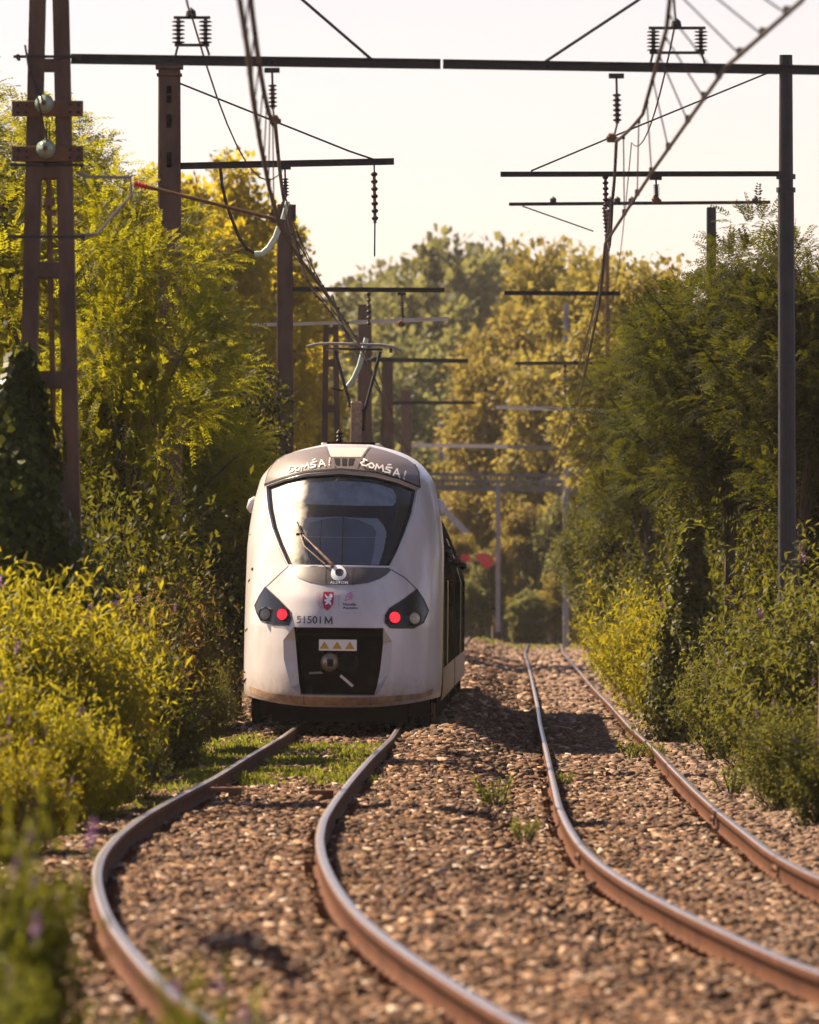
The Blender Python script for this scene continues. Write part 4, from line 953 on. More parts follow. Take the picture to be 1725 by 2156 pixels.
# jumper loop with pale sleeve
t=thing('jumper_loop','hanging jumper cable with a pale plastic sleeve beside the left contact wire','cable',P(465,350,95))
mb=MB(); mb.tube([P(x,y,95) for x,y in ((464,350),(468,390),(477,430),(490,465),(503,498),(520,524),(540,535))],.022,6); mb.build('cable',M['wire'],t)
mb=MB(); mb.tube([P(x,y,95) for x,y in ((536,535),(552,534),(566,522),(580,500),(588,478))],.036,8); mb.tube([P(596,462,95),P(602,440,95),P(606,424,95)],.03,8); mb.build('sleeve',M['sleeve'],t)
t=thing('jumper_loop','pale sleeved cable dangling behind the pantograph','cable',P(770,730,140))
mb=MB(); mb.tube([P(x,y,140) for x,y in ((772,712),(766,735),(757,770),(745,797),(732,815))],.045,8); mb.build('sleeve',M['sleeve'],t)
mb=MB(); mb.tube([P(x,y,140) for x,y in ((732,815),(720,822),(700,818))],.02,6); mb.build('cable',M['wire'],t)
# ------------------------------------------------------------------ far structures
DB=344.
t=thing('footbridge','dark steel footbridge across the line far behind the train, with a pale slanting stair','footbridge',P(1060,1290,DB))
mb=MB(); mb.bar(P(905,1027,DB),P(1262,1031,DB),1.6,.26); mb.build('deck',M['darkb'],t)
mb=MB()
for y in (998,1012): mb.bar(P(905,y,DB-1),P(1262,y+4,DB-1),.10,.14)
for k in range(16): x=910+k*23; mb.bar(P(x,998,DB-1),P(x,1022,DB-1),.08)
mb.build('railing',M['darkb'],t)
mb=MB()
for x in (915,1240): mb.bar(P(x,1035,DB),P(x,1330,DB),.5)
mb.build('pier',M['darkb'],t)
mb=MB(); mb.bar(P(932,1070,DB-3),P(986,1126,DB-3),.5,.28); st=mb.build('stair_stringer',M['paleb'],t)
mb=MB()
for k in range(9): x=930+k*7; mb.box(P(x,1068+k*7.4,DB-2),(.4,1.6,.06))
mb.build('stair_tread',M['darkb'],t)
DS=296.
t=thing('sign_post','tall grey post with two red boards beside the far track','sign post',P(1048,1325,DS))
mb=MB(); mb.bar(P(1049,1330,DS),P(1049,1018,DS),.17); mb.build('post',M['greypost'],t)
mb=MB(); a=P(1020,1180,DS-.2); pts=[(998,1168),(1020,1164),(1036,1172),(1040,1186),(1030,1197),(1022,1198)]
vs=[P(x,y,DS-.25) for x,y in pts]+[P(x,y,DS-.20) for x,y in pts]; n=len(pts); mb.add(vs,[tuple(range(n)),tuple(range(2*n-1,n-1,-1))]+[(i,(i+1)%n,n+(i+1)%n,n+i) for i in range(n)]); mb.build('red_board',M['red'],t)
mb=MB(); mb.bar(P(972,1171,DS-.2),P(990,1178,DS-.2),.05,.25); mb.build('red_board',M['red'],t)
mb=MB(); mb.bar(P(970,1178,DS),P(1046,1184,DS),.05); mb.build('sign_arm',M['greypost'],t)
# ------------------------------------------------------------------ vegetation
def diamonds(c,t,u,L,W,bend=0.0):
    """leaf faces: base c, direction t, side u (all Nx3) -> verts (N*4,3), quads"""
    n=len(c); L=L[:,None]; W=W[:,None]
    up=np.cross(t,u)
    v=np.stack([c,c+t*L*.5+u*W*.5+up*bend*L,c+t*L,c+t*L*.5-u*W*.5+up*bend*L],1).reshape(-1,3)
    return v,np.arange(n*4,dtype=np.int32).reshape(n,4)
def unit(a): return a/np.maximum(np.linalg.norm(a,axis=-1,keepdims=True),1e-9)
def rdir(n): return unit(RNG.normal(size=(n,3)))
def clumps(shape,n,seed_bias=1.0):
    """clump centres filling an egg; shape=(rx,ry,z0,z1, widest)"""
    rx,ry,z0,z1,wd=shape; out=[]
    while len(out)<n:
        p=RNG.uniform(-1,1,3); z=(p[2]+1)/2; k=(np.sin(np.pi*np.clip(z**wd,0,1)))**.6 if True else 1
        r=math.hypot(p[0],p[1])
        if r<k and (r>k*.35 or RNG.random()<.35): out.append((p[0]*rx,p[1]*ry,z0+(z1-z0)*z,r/max(k,.05)))
    return np.array(out)
def limbs(pts,h,r0,n=9):
    mb=MB(); top=Vector((.1,.05,h)); mb.tube([(0,0,-.3),(.03,.02,h*.3),(.08,.0,h*.6),tuple(top)],[r0*1.25,r0,r0*.75,r0*.35],8)
    for k in RNG.choice(len(pts),min(n,len(pts)),replace=False):
        p=Vector(pts[k][:3]); z=min(p.z*.55,h*.8); b=Vector((.03,.02,z)); m=b.lerp(p,.5)+Vector((0,0,.15*(p-b).length)); mb.tube([b,m,p],[r0*.45,r0*.28,r0*.08],6)
    return mb
def meshfrom(name,v,q,ms,mi=None): return fastmesh(name,v,q,ms,mi)
def crown_simple(name,shape,ncl,per,rc,L,W,m,core=.35,upb=.25,bend=.06):
    cc=clumps(shape,ncl); k=len(cc); n=k*per
    cen=np.repeat(cc[:,:3],per,0); rr=np.repeat(rc*RNG.uniform(.6,1.3,k),per)
    dirs=rdir(n); p=cen+dirs*(rr*RNG.uniform(.35,1.05,n))[:,None]*np.array([1,1,.75])
    t=unit(dirs+rdir(n)*.9+np.array([0,0,-.25])); u=unit(np.cross(t,rdir(n)+np.array([0,0,1.2])))
    Ls=L*RNG.uniform(.6,1.3,n); v,q=diamonds(p,t,u,Ls,Ls*W/L,bend)
    nc=int(k*14); pc=np.repeat(cc[:,:3],14,0); mid=np.array([0,0,cc[:,2].mean()]); pc=mid+(pc-mid)*np.array([.6,.6,.72])+np.clip(RNG.normal(0,rc*.3,(nc,3)),-rc*.5,rc*.5); t=rdir(nc); u=unit(np.cross(t,rdir(nc)))
    v2,q2=diamonds(pc,t,u,np.full(nc,rc*core*1.3),np.full(nc,rc*core)); 
    return meshfrom(name,np.concatenate([v,v2]),np.concatenate([q,q2+len(v)]),m),cc
def crown_fronds(name,shape,ncl,per,rc,FL,npair,l,w,m):
    """pinnate leaves: arching stalks with paired leaflets"""
    cc=clumps(shape,ncl); k=len(cc); n=k*per
    cen=np.repeat(cc[:,:3],per,0); dirs=unit(rdir(n)*np.array([1,1,.7])+np.array([0,0,.15])); p=cen+dirs*(rc*RNG.uniform(.2,.9,n))[:,None]*np.array([1,1,.7])
    out=unit(cen*np.array([1,1,0])+1e-6); t0=unit(dirs*1.0+out*.5+np.array([0,0,.15])); f=FL*RNG.uniform(.6,1.25,n)
    side=unit(np.cross(t0,np.array([0,0,1.])+rdir(n)*.35)); Vs=[];Qs=[];o=0
    for j in range(npair):
        a=(j+1.2)/(npair+.5); drop=np.array([0,0,-1.])*(a*a*.24)
        pos=p+(t0*a+drop)*f[:,None]; tan=unit(t0+np.array([0,0,-.48])*a); up=unit(np.cross(side,tan))
        for s in (-1,1):
            d=unit(side*s*1.0+tan*.35+np.array([0,0,-.12])+rdir(n)*.15); ll=l*f/FL*(1.0-.45*abs(a-.45))*RNG.uniform(.85,1.15,n)
            uu=unit(tan+rdir(n)*.25); v,q=diamonds(pos,d,uu,ll,ll*w/l,.03); Vs.append(v); Qs.append(q+o); o+=len(v)
    # stalks
    w_=np.full(n,.008); 
    v=np.stack([p,p+t0*f[:,None]*.5+np.array([0,0,-.06])*f[:,None]+side*.006,p+(t0+np.array([0,0,-.24]))*f[:,None],p+t0*f[:,None]*.5+np.array([0,0,-.06])*f[:,None]-side*.006],1).reshape(-1,3)
    Vs.append(v); Qs.append(np.arange(n*4).reshape(n,4)+o); o+=len(v)
    nc=int(k*16); pc=np.repeat(cc[:,:3],16,0); mid=np.array([0,0,cc[:,2].mean()]); pc=mid+(pc-mid)*np.array([.45,.45,.65])+np.clip(RNG.normal(0,rc*.3,(nc,3)),-rc*.5,rc*.5); t=rdir(nc); u=unit(np.cross(t,rdir(nc)))
    v2,q2=diamonds(pc,t,u,np.full(nc,rc*.4),np.full(nc,rc*.28)); Vs.append(v2); Qs.append(q2+o)
    return meshfrom(name,np.concatenate(Vs),np.concatenate(Qs),m),cc
def bush_mesh(name,rx,h,n,L,W,m,nfl=0,core=True):
    """shoots rising from the ground and arching out, leaves along each; some end in a lilac panicle"""
    ns=n//26; Vs=[];Qs=[];o=0; MI=[]
    a=RNG.uniform(0,6.283,ns); r0=np.sqrt(RNG.random(ns))*rx*.75; b=np.stack([r0*np.cos(a),r0*np.sin(a),RNG.uniform(0,h*.55,ns)],1)
    hh=h*(1-.55*(r0/rx/.75)**2)*RNG.uniform(.75,1.12,ns); lean=np.stack([np.cos(a),np.sin(a)],1)*(r0/rx*.5+.12)[:,None]+RNG.normal(0,.16,(ns,2))
    tip=b+np.concatenate([lean*np.maximum(hh-b[:,2],.3)[:,None],np.maximum(hh-b[:,2],.25)[:,None]],1)
    for j in range(26):
        s=RNG.random(ns)**.8; pos=b*(1-s)[:,None]+tip*s[:,None]; pos=pos+np.stack([np.cos(a),np.sin(a),-np.ones(ns)*.3],1)*(s*s*.12*rx)[:,None]+RNG.normal(0,.035*rx,(ns,3))
        d=unit(rdir(ns)+np.array([0,0,.15])); u=unit(np.cross(d,rdir(ns)+np.array([0,0,1.5]))); ll=L*RNG.uniform(.55,1.25,ns); v,q=diamonds(pos,d,u,ll,ll*W/L,-.08); Vs.append(v);Qs.append(q+o);o+=len(v)
    nl=sum(len(q) for q in Qs)
    if core:
        nc=260; aa=RNG.uniform(0,6.283,nc); r=np.sqrt(RNG.random(nc))*rx*.62; z=RNG.uniform(0,1,nc)*h*.72*(1-.6*(r/rx)**2); t=rdir(nc); u=unit(np.cross(t,rdir(nc))); v,q=diamonds(np.stack([r*np.cos(aa),r*np.sin(aa),z],1),t,u,np.full(nc,.20*rx),np.full(nc,.15*rx)); Vs.append(v);Qs.append(q+o);o+=len(v)
    me=meshfrom(name,np.concatenate(Vs),np.concatenate(Qs),m)
    tips=tip[RNG.choice(ns,min(ns,max(nfl,1)),replace=False)]
    st=MB()
    for k in RNG.choice(ns,min(16,ns),replace=False): st.tube([(b[k][0]*.3,b[k][1]*.3,0),tuple(b[k]*.6+tip[k]*.35),tuple(tip[k])],[.014*rx+.004,.01,.004],5)
    fl=None
    if nfl:
        fv=[];fq=[];oo=0
        for tp_ in tips[:nfl]:
            m_=46; s=RNG.random(m_); ax=unit(np.array([tp_[0]*.25,tp_[1]*.25,.7])); pos=tp_+ax*(s*(.055 if rx<.5 else .13))[:,None]+RNG.normal(0,1,(m_,3))*(.020*(1-s*.75))[:,None]; d=rdir(m_); u=unit(np.cross(d,rdir(m_))); v,q=diamonds(pos,d,u,np.full(m_,.022),np.full(m_,.020)); fv.append(v);fq.append(q+oo);oo+=len(v)
        fl=meshfrom(name+'_flowers',np.concatenate(fv),np.concatenate(fq),M['flower'])
    return me,st,fl
PROTO={}
def proto_tree(key,me,cc,h,r0):
    mb=limbs(cc,h,r0); tm=bpy.data.meshes.new('trunk'); tm.from_pydata(mb.v,[],mb.f); tm.materials.append(M['bark']); PROTO[key]=(me,tm,None,None)
def proto_bush(key,tup,size):
    me,st,fl=tup; sm=bpy.data.meshes.new('stems'); sm.from_pydata(st.v,[],st.f); sm.materials.append(M['bark']); PROTO[key]=(me,sm,fl,size)
SZ={}
for k in range(3):
    me,cc=crown_fronds('crown',(2.0,1.9,.7,8.6,1.25),76,50,.70,.42,8,.105,.036,M['locust']); proto_tree('locust%d'%k,me,cc,5.2,.13); SZ['locust%d'%k]=(2.4,8.7)
for k in range(2):      # the right-hand locusts carry their crowns high and leave deep shade below
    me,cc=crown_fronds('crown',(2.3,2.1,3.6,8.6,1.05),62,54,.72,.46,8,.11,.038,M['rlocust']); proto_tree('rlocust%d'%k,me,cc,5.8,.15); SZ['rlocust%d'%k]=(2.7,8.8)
for k in range(2):
    me,cc=crown_simple('crown',(1.9,1.8,.6,7.4,1.15),80,420,.62,.105,.06,M['dark']); proto_tree('dark%d'%k,me,cc,6.0,.14); SZ['dark%d'%k]=(2.3,7.8)
for k in range(2):
    me,cc=crown_simple('crown',(2.6,2.5,5.5,13.2,.75),80,300,.85,.20,.14,M['yellow_leaf']); proto_tree('yellow%d'%k,me,cc,10.5,.22); SZ['yellow%d'%k]=(3.1,12.9)
for k in range(2):
    me,cc=crown_simple('crown',(3.4,3.2,4.5,14.3,.75),85,200,1.15,.33,.24,M['golden']); proto_tree('golden%d'%k,me,cc,12,.28); SZ['golden%d'%k]=(4.1,14.2)
for k in range(2):
    me,cc=crown_simple('crown',(4.4,4.2,4.0,15.5,.75),80,200,1.4,.46,.34,M['fargreen']); proto_tree('far%d'%k,me,cc,13,.35); SZ['far%d'%k]=(5.4,15.2)
for k in range(3): proto_bush('bush%d'%k,bush_mesh('foliage',1.1,2.2,15000,.12,.034,M['bush'],11),(1.25,2.35)); SZ['bush%d'%k]=(1.25,2.35)
for k in range(2): proto_bush('olive%d'%k,bush_mesh('foliage',1.1,2.2,17000,.10,.036,M['bush2'],5),(1.25,2.35)); SZ['olive%d'%k]=(1.25,2.35)
proto_bush('brown0',bush_mesh('foliage',.9,2.6,13000,.10,.028,M['brownbush'],8),(1.0,2.7)); SZ['brown0']=(1.0,2.8)
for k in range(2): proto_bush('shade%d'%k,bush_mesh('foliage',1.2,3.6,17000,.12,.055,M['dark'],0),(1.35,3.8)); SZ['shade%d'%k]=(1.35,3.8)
proto_bush('near0',bush_mesh('foliage',.45,.95,5600,.075,.028,M['near_leaf'],9),(.5,1.0)); SZ['near0']=(.5,1.0)
for k in range(2): proto_bush('weed%d'%k,bush_mesh('foliage',.22,.26,420,.07,.025,M['grass'],0,core=False),(.25,.3)); SZ['weed%d'%k]=(.25,.3)
def plant(key,x,ytop,d,hw,label,cat='tree',name=None,group=None,sink=0.0,asp=.8,edge=.8):
    X=X_(x,d); g=float(gz(X,d))-sink; Hm=Z_(ytop,d)-g; Wm=hw*d/F; rx,h=SZ[key]
    W2=max(Wm,asp*rx*Hm/h)          # keep the natural spread, holding the edge nearest the track
    X+=(Wm-W2)*(1 if X<float(cl(min(d,400)))+1.7 else -1)*edge; Wm=W2
    me,tm,fl,_=PROTO[key]; t=thing(name or 'tree',label,cat,(X,d,g),group,rot=(0,0,RNG.uniform(0,6.283)))
    s=(Wm/rx,Wm/rx,Hm/h); t.scale=s
    tree=cat=='tree'
    link(bpy.data.objects.new('crown' if tree else 'foliage',me),t); link(bpy.data.objects.new('trunk' if tree else 'stems',tm),t)
    if fl: link(bpy.data.objects.new('flowers',fl),t)
    return t
GT='trees behind the left hedge'
for key,x,y,d,hw,lb in (
 ('locust0',-40,75,130,150,'tall pale tree at the left edge, its top against the sky behind the near mast'),
 ('locust1',210,222,126,135,'tall sunlit yellow-green locust tree with feathery leaves right of the near mast'),
 ('locust2',262,318,100,100,'feathery locust tree half hiding the second concrete mast'),
 ('locust2',130,250,134,140,'broad sunlit locust tree directly behind the insulator plates of the near mast'),
 ('locust1',290,262,130,140,'bright locust tree with its top just under the second left beam'),
 ('locust0',420,345,137,110,'yellow-green locust tree below the left tip of the second beam'),
 ('locust0',440,500,129,95,'lower locust tree with bright fronds below the second beam'),
 ('locust1',80,420,131,120,'locust tree seen through the legs of the near mast'),
 ('locust2',505,640,131,75,'locust tree leaning toward the train roof, bright yellow-green leaf tips'),
 ('dark0',590,640,142,88,'dark dense tree just left of the pantograph'),
 ('dark1',500,820,140,85,'dark green tree above the train\'s left shoulder'),
 ('dark1',300,640,136,120,'dark shaded tree behind the feathery locusts'),
 ('yellow0',515,318,238,112,'large yellow autumn tree behind the second left beam'),
 ('yellow1',612,415,245,76,'rounded yellow-brown tree right of the large yellow one, behind a mast'),
 ('yellow0',672,560,262,56,'smallest yellow tree, at the edge of the open sky'),
 ('yellow1',425,335,232,70,'yellow-green tree top between the second mast and the large yellow tree')):
    plant(key,x,y,d,hw,lb,'tree','locust_tree' if 'locust' in key else 'yellow_tree' if 'yellow' in key else 'broadleaf_tree',GT,edge=0 if x<0 or d<110 else .8,asp=.6 if d<110 else .8)
GR='trees along the right side of the line'
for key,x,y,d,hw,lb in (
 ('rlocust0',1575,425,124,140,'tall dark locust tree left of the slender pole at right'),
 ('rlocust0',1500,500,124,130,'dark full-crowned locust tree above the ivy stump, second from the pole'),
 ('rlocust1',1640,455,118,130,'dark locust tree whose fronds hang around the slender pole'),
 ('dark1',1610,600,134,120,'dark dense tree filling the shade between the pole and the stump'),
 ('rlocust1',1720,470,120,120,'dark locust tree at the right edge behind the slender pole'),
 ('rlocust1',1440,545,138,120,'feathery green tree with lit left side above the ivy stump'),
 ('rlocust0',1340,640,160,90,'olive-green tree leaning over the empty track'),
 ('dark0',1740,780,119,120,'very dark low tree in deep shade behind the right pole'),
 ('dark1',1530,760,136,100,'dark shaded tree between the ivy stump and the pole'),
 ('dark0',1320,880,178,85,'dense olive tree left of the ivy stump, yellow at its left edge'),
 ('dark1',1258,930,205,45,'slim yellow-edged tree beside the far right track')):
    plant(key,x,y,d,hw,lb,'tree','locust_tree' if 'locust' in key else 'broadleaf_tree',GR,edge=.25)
GG='golden trees beyond the last masts'
for key,x,y,d,hw,lb in (
 ('golden0',1185,492,372,95,'tall golden tree right of centre, topmost of the golden ones'),
 ('golden1',1095,620,368,85,'golden tree whose crown is crossed by a dark beam'),
 ('golden0',1048,735,362,75,'lower golden tree bulging toward the pantograph side'),
 ('golden1',1262,520,352,80,'golden-brown tree behind the thin brown mast'),
 ('golden0',1345,530,262,90,'golden-green tree top above the right-hand locusts'),
 ('golden1',1085,900,364,75,'pale round golden bush-like tree above the footbridge'),
 ('golden0',1165,780,356,80,'golden tree behind the far pale beams')):
    plant(key,x,y,d,hw,lb,'tree','golden_tree',GG,edge=0)
GF='hazy trees on the far hillside'
FAR=((955,542,600,95,'broad dark green tree at the centre of the skyline'),(860,587,640,80,'pale grey-green skyline tree left of the broad dark one'),(785,607,650,70,'low skyline tree just right of the yellow trees'),(735,577,560,50,'pale tree at the left end of the far skyline'),(1045,562,620,75,'skyline tree left of the tall golden tree'),(1110,572,640,60,'skyline tree peeping over the golden tree'),(905,640,540,80,'dark hillside tree below the broad skyline tree'),(990,650,520,80,'blackish hillside tree beside the golden crowns'),(815,660,560,80,'hillside tree under the dark beam, above the pantograph'),(760,690,500,70,'hillside tree right behind the pantograph head'),(880,745,480,75,'mid-green hillside tree right of the pantograph'),(960,770,470,70,'dark hillside tree between the pantograph and the golden trees'),(820,820,460,70,'green tree low behind the pantograph arm'),(905,880,450,75,'yellow-green tree above the right shoulder of the train'),(985,880,470,60,'shaded tree above the far footbridge'),(1060,1020,480,70,'tree behind the footbridge deck'),(1150,960,470,75,'tree above the right end of the footbridge'),(1215,880,420,60,'hazy tree left of the olive tree'))
for i,(x,y,d,hw,lb) in enumerate(FAR): plant('far%d'%(i%2),x,y,d,hw,lb,'tree','hillside_tree',GF,edge=0)
GB='bushes closing the view beyond the crest'
for i,(key,x,y,d,hw,lb) in enumerate((('golden0',985,1120,338,45,'small yellow bush right of the train under the red boards'),('far0',1030,1170,334,40,'green bush at the foot of the grey sign post'),('far1',1092,1085,342,55,'green bush right of the sign post'),('golden1',1075,1050,341,40,'bright yellow bush behind the sign post'),('far0',1150,1070,340,55,'green bush straight behind the end of the rails'),('far1',1205,1075,336,50,'green bush right of the end of the rails'),('golden1',1170,1200,336,45,'yellow-green bush low at the crest of the track'),('far1',955,1230,333,45,'dark bush partly hidden by the train'),('far0',1250,1140,330,45,'yellow-lit bush beside the far end of the right track'),('far1',1110,1230,335,50,'low green bush at the vanishing point of the rails'))):
    plant(key,x,y,d,hw,lb,'bush','bush',GB,sink=.4)
# left hedge
GH='bushes of the left hedge'
for key,x,y,d,hw,lb in (
 ('bush0',195,1135,78,105,'big sunlit yellow-green flowering bush below the ivy-clad mast'),
 ('bush1',60,1175,77,120,'flowering bush at the left edge under the ivy'),
 ('bush2',255,1270,82,70,'flowering bush sloping down toward the left rail'),
 ('bush1',-20,1320,71,110,'yellow flowering bush cut by the left edge, lower down'),
 ('bush0',120,1400,71.5,110,'dense low flowering bush in front of the big one'),
 ('bush2',210,1500,75,75,'smaller flowering bush nearest the left rail'),
 ('bush2',40,1520,66,100,'low flowering bush with lilac tips at the lower left'),
 ('brown0',340,1185,92,48,'tall browning bush right of the big flowering one'),
 ('brown0',415,1125,104,52,'browning bush with seed heads close to the train\'s left side'),
 ('brown0',375,1330,99,45,'lower browning bush between the hedge and the train'),
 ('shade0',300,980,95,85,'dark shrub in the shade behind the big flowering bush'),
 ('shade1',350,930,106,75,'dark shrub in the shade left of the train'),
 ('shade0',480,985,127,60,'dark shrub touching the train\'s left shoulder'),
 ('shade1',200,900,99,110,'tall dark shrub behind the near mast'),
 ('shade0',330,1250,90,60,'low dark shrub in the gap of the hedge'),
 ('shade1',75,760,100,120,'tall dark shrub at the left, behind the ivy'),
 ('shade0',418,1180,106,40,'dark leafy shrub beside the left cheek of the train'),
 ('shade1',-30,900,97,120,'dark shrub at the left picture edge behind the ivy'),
 ('brown0',472,1190,124,50,'browning bush behind the train\'s left cheek'),
 ('olive0',478,1370,119,40,'low green bush at the train\'s left wheels'),
 ('olive0',300,1490,84,55,'small green bush at the rail side, partly shaded'),
 ('olive1',395,1440,95,55,'green bush in the dark gap left of the train')):
    nm='flowering_bush' if key.startswith('bush') else 'shrub'
    plant(key,x,y,d,hw,lb,'bush',nm,GH,sink=.1,edge=1.25 if x>290 else .8)
GS='bushes of the right hedge'
for key,x,y,d,hw,lb in (
 ('olive0',1655,1160,86,115,'big olive bush at right with pale leaf edges, below the slender pole'),
 ('olive1',1740,1080,90,95,'olive bush cut by the right edge, highest of the hedge'),
 ('olive1',1570,1330,98,85,'olive bush bulging toward the pale gravel'),
 ('olive0',1715,1490,76,75,'lowest olive bush, nearest the camera on the right'),
 ('olive1',1640,1440,83,80,'mid-height olive bush over the gravel shoulder'),
 ('olive0',1490,1290,108,60,'olive bush right of the ivy stump'),
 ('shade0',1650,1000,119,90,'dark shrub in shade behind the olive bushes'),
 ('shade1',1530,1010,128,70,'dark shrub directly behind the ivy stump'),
 ('bush0',1330,1200,150,60,'bright yellow-green bush left of the ivy stump'),
 ('bush1',1290,1130,185,45,'yellow-green bush tapering up beside the far gravel'),
 ('bush2',1385,1280,135,55,'yellow bush at the foot of the ivy stump'),
 ('bush1',1265,1190,215,35,'narrow yellow-green bush farthest along the right hedge'),
 ('olive1',1350,1080,160,55,'grey-green bush between two yellow bushes')):
    nm='shrub'
    plant(key,x,y,d,hw,lb,'bush',nm,GS,sink=.1)
# foreground flowering sprays, out of focus
GN='sprays close to the camera'
for x,y,d,hw,lb in ((5,1650,33,60,'blurred lilac-flowered spray at the left picture edge'),(-75,1850,29,80,'blurred flowering spray in the lower left corner'),(415,1985,27,85,'blurred pink-flowered spray in front of the left rail at the bottom'),(-5,2050,27.5,80,'blurred low spray at the bottom left corner'),(255,2110,26,80,'lowest blurred spray across the bottom edge')):
    plant('near0',x,y,d,hw,lb,'bush','flowering_spray',GN,edge=0,asp=.42)
# dark arching bramble stem
t=thing('bramble_stem','dark red bramble stem arching over the ballast between the near rails','bramble',P(640,2066,36.5))
mb=MB(); mb.tube([P(x,y,d) for x,y,d in ((432,1984,33),(470,1980,33.3),(510,1986,33.8),(545,2003,34.6),(590,2032,35.5),(640,2064,36.5))],[.016,.022,.022,.018,.014,.008],8); mb.build('stem',M['twig'],t)
v=[];q=[]
n=160; s=RNG.random(n); base=np.array([P(432+208*k,1984+82*k*k-12*math.sin(k*3.1),33+3.5*k) for k in s]); d=rdir(n); v,q=diamonds(base,d,unit(np.cross(d,rdir(n))),np.full(n,.09),np.full(n,.03))
o=bpy.data.objects.new('leaves',meshfrom('leaves',v-np.array(t.location),q,M['twig'])); link(o,t)
# ivy round the near mast's foot
def ivy(name,label,cx,d,hw,y0,y1,n,rr,loc,lm='ivy',tp=.42):
    X=X_(cx,d); t=thing(name,label,'ivy',loc); w=hw*d/F; z0=loc[2]; z1=Z_(y0,d); Vs=[];
    a=RNG.uniform(0,6.283,n); z=RNG.beta(1,1.25,n); k=(1-tp*z**1.9)*(1+.26*np.sin(a*2+z*7)+.20*np.sin(z*17+a*4)+.1*np.sin(a*9-z*31)); r=w*k*RNG.uniform(.62,1.28,n)
    p=np.stack([X+r*np.cos(a),d+r*np.sin(a)*.8,z0+(z1-z0)*z],1); out=np.stack([np.cos(a),np.sin(a),np.full(n,.25)],1)
    nrm=unit(out+rdir(n)*.55); tt=unit(np.cross(nrm,np.cross(np.array([0,0,-1.]),nrm)+rdir(n)*.5)); tt=unit(np.array([0,0,-1.])-nrm*(nrm@np.array([0,0,-1.]))[:,None]+rdir(n)*.4); u=unit(np.cross(nrm,tt)); L=rr*RNG.uniform(.6,1.3,n)
    v,q=diamonds(p,tt,u,L,L*.95,.06)
    nc=900; a=RNG.uniform(0,6.283,nc); z=RNG.random(nc); r=w*(1-tp*z**1.9)*.5; pc=np.stack([X+r*np.cos(a),d+r*np.sin(a)*.8,z0+(z1-z0)*z*.96],1); tt=rdir(nc); v2,q2=diamonds(pc,tt,unit(np.cross(tt,rdir(nc))),np.full(nc,.24),np.full(nc,.2))
    o=bpy.data.objects.new('foliage',meshfrom('foliage',np.concatenate([v,v2])-np.array(loc),np.concatenate([q,q2+len(v)]),M[lm])); link(o,t)
    mb=MB()
    for k in range(7): a=k*.9; mb.tube([(X+w*.5*math.cos(a),d+w*.4*math.sin(a),z0-.1),(X+w*.4*math.cos(a+.6),d+w*.35*math.sin(a+.6),z0+(z1-z0)*.5),(X+w*.2*math.cos(a+1),d+w*.2*math.sin(a+1),z0+(z1-z0)*.95)],[.03,.02,.008],6)
    mb.build('stems',M['bark'],t); return t
ivy('ivy','dark glossy ivy mantling the foot of the near left mast',45,81.8,165,725,1200,17000,.095,(X_(45,81.8),81.8,g1),'ivy',.93)
g=float(gz(X_(1440,122),122)); ivy('ivy','ivy-covered stump at the edge of the right-hand gravel',1455,122,75,1090,1500,11000,.085,(X_(1455,122),122,g),'bush2',.97)
# grass and weeds on the track
def grass():
    Vs=[];Qs=[];o=0
    areas=((88,110,-2.6,-.4,7000,.11),(100,116,-4.0,-1.9,2000,.12),(78,100,-3.6,-2.3,700,.12),(305,345,2.4,7.5,1200,.22))
    for d0,d1,x0,x1,n,h in areas:
        d=RNG.uniform(d0,d1,n); X=RNG.uniform(x0,x1,n); keep=(np.sin(X*5+d*.9)+np.sin(d*1.7-X*3)+RNG.normal(0,.5,n))>0.1
        for xs in (XLL,XLR): keep&=np.abs(X-np.interp(d,DG,xs))>.12
        d=d[keep];X=X[keep]; n=len(d)
        for k in range(5):
            p=np.stack([X+RNG.normal(0,.04,n),d+RNG.normal(0,.04,n),gz(X,d)],1); t=unit(np.array([0,0,1.])+rdir(n)*.75); u=unit(np.cross(t,rdir(n))); L=h*RNG.uniform(.5,1.3,n); v,q=diamonds(p,t,u,L,L*.30,.1); Vs.append(v);Qs.append(q+o);o+=len(v)
    ob=link(bpy.data.objects.new('grass',meshfrom('grass',np.concatenate(Vs),np.concatenate(Qs),M['grass']))); tag(ob,'green weeds and grass growing between the rails before the train','grass',kind='stuff')
grass()
WD=((1035,1672,0,34,'small green weed tuft between the two tracks'),(1325,1588,1,30,'weed tuft at the edge of the train shadow by the right rail'),(1375,1585,1,22,'tiny weed tuft against the rightmost rail'),(1090,1745,0,18,'tiny pale weed on the sandy strip'),(1540,1660,1,50,'low weed patch below the right hedge'),(1180,1640,1,12,'single small weed inside the right track'))
for i,(x,y,rt,hw,lb) in enumerate(WD):
    z=-.25 if rt else -.15; d=F*(H-z)/(y-YH); plant('weed%d'%(i%2),x,y-hw*.55,d,hw*.7,lb,'weed','weed','weeds in the ballast')
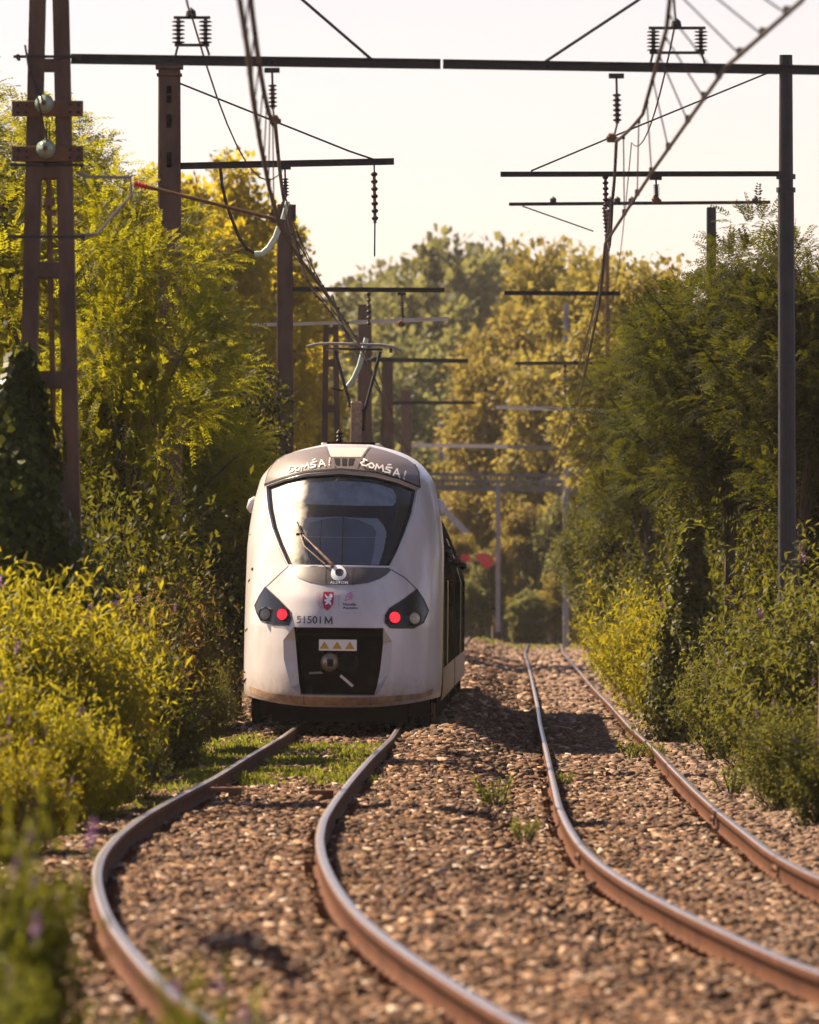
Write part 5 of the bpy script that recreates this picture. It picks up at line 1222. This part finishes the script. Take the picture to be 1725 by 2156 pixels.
def islands(o):
    bm=bmesh.new(); bm.from_mesh(o.data); bm.verts.ensure_lookup_table(); seen=set(); groups=[]
    for v in bm.verts:
        if v.index in seen: continue
        st=[v]; seen.add(v.index); g=[]
        while st:
            q=st.pop(); g.append(q.index)
            for e in q.link_edges:
                w=e.other_vert(q)
                if w.index not in seen: seen.add(w.index); st.append(w)
        groups.append(set(g))
    if len(groups)<2 or len(groups)>60: bm.free(); return
    base=o.name.split('.')[0]; mats=list(o.data.materials); out=[]
    for g in groups:
        b2=bm.copy(); b2.verts.ensure_lookup_table(); bmesh.ops.delete(b2,geom=[v for v in b2.verts if v.index not in g],context='VERTS')
        me=bpy.data.meshes.new(base); b2.to_mesh(me); b2.free()
        for m in mats: me.materials.append(m)
        out.append(me)
    bm.free(); o.data=out[0]
    for me in out[1:]:
        c=bpy.data.objects.new(base,me); COL.objects.link(c); c.parent=o.parent; c.location=o.location
SPLIT={'cross_piece','side_window','roof_cap_edge','feeder_insulator','pier','bolt','clamp_band','post_slot','roof_fairing','vent_slot','panel_edge','bulkhead_seams','apron_seam','bumper_joint','panel_joint','passenger_door','cab_door','side_skirt_stripe','warning_triangle','insulator','beam_fitting','mast_fitting','side_camera','feeder_frame','window','stair_stringer','lion','sleeve','pantograph_fittings','life_guard','wheelset'}
for o in list(COL.objects):
    if o.type=='MESH' and o.name.split('.')[0] in SPLIT: islands(o)
    if o.name.split('.')[0]=='flowers': o['kind']='stuff'
# ------------------------------------------------------------------ light, air, camera
w=bpy.data.worlds.new('World'); C.world=w; w.use_nodes=True; nt=w.node_tree; bg=nt.nodes['Background']
SUN_EL=R(45); AZ=R(-52)    # sun stands left of the line of view, a little beyond the train
sky=N(nt,'ShaderNodeTexSky',sky_type='NISHITA'); sky.sun_disc=False; sky.sun_elevation=SUN_EL; sky.sun_rotation=AZ; sky.dust_density=.35; sky.air_density=1.0; sky.ozone_density=1.0
tint=N(nt,'ShaderNodeMix',data_type='RGBA',blend_type='MULTIPLY'); tint.inputs[0].default_value=1; tint.inputs[7].default_value=(1.0,.80,.85,1)
nt.links.new(sky.outputs[0],tint.inputs[6]); nt.links.new(tint.outputs[2],bg.inputs[0]); bg.inputs[1].default_value=.055
sl=bpy.data.lights.new('sun','SUN'); sl.energy=5.0; sl.angle=R(.5); sl.color=(1,.80,.56); so=link(bpy.data.objects.new('sun',sl))
dirv=Vector((math.sin(AZ)*math.cos(SUN_EL),math.cos(AZ)*math.cos(SUN_EL),math.sin(SUN_EL))); so.rotation_euler=(-dirv).to_track_quat('-Z','Y').to_euler(); so.location=(-20,60,40)
HAZE=True
if HAZE:
    m=bpy.data.materials.new('haze_air'); m.use_nodes=True; nt=m.node_tree; nt.nodes.remove(nt.nodes['Principled BSDF'])
    pv=N(nt,'ShaderNodeVolumePrincipled'); pv.inputs['Color'].default_value=(1,.93,.85,1); pv.inputs['Density'].default_value=.00008; pv.inputs['Anisotropy'].default_value=.2
    nt.links.new(pv.outputs[0],nt.nodes['Material Output'].inputs['Volume'])
    mb=MB(); mb.box((0,840,50),(560,1800,140)); o=mb.build('haze',m); tag(o,'pale warm air softening the far hillside','haze',kind='stuff')
cam=bpy.data.cameras.new('camera'); co=link(bpy.data.objects.new('camera',cam)); co.location=(0,0,H); co.rotation_euler=(R(90),0,0)
cam.sensor_fit='VERTICAL'; cam.sensor_height=36; cam.lens=36*F/2156; cam.shift_y=(YH-1078)/2156; cam.clip_start=.5; cam.clip_end=5000
cam.dof.use_dof=True; cam.dof.focus_distance=110; cam.dof.aperture_fstop=4.2
C.camera=co
C.render.engine='CYCLES'; C.cycles.max_bounces=8; C.cycles.transparent_max_bounces=8; C.cycles.diffuse_bounces=3; C.cycles.glossy_bounces=3; C.cycles.transmission_bounces=4; C.cycles.volume_bounces=0
C.cycles.use_denoising=True; C.cycles.sample_clamp_indirect=6
vs=C.view_settings; C.display_settings.display_device='sRGB'; vs.view_transform='Standard'; vs.look='None'; vs.exposure=1.5; vs.gamma=1; vs.use_curve_mapping=False
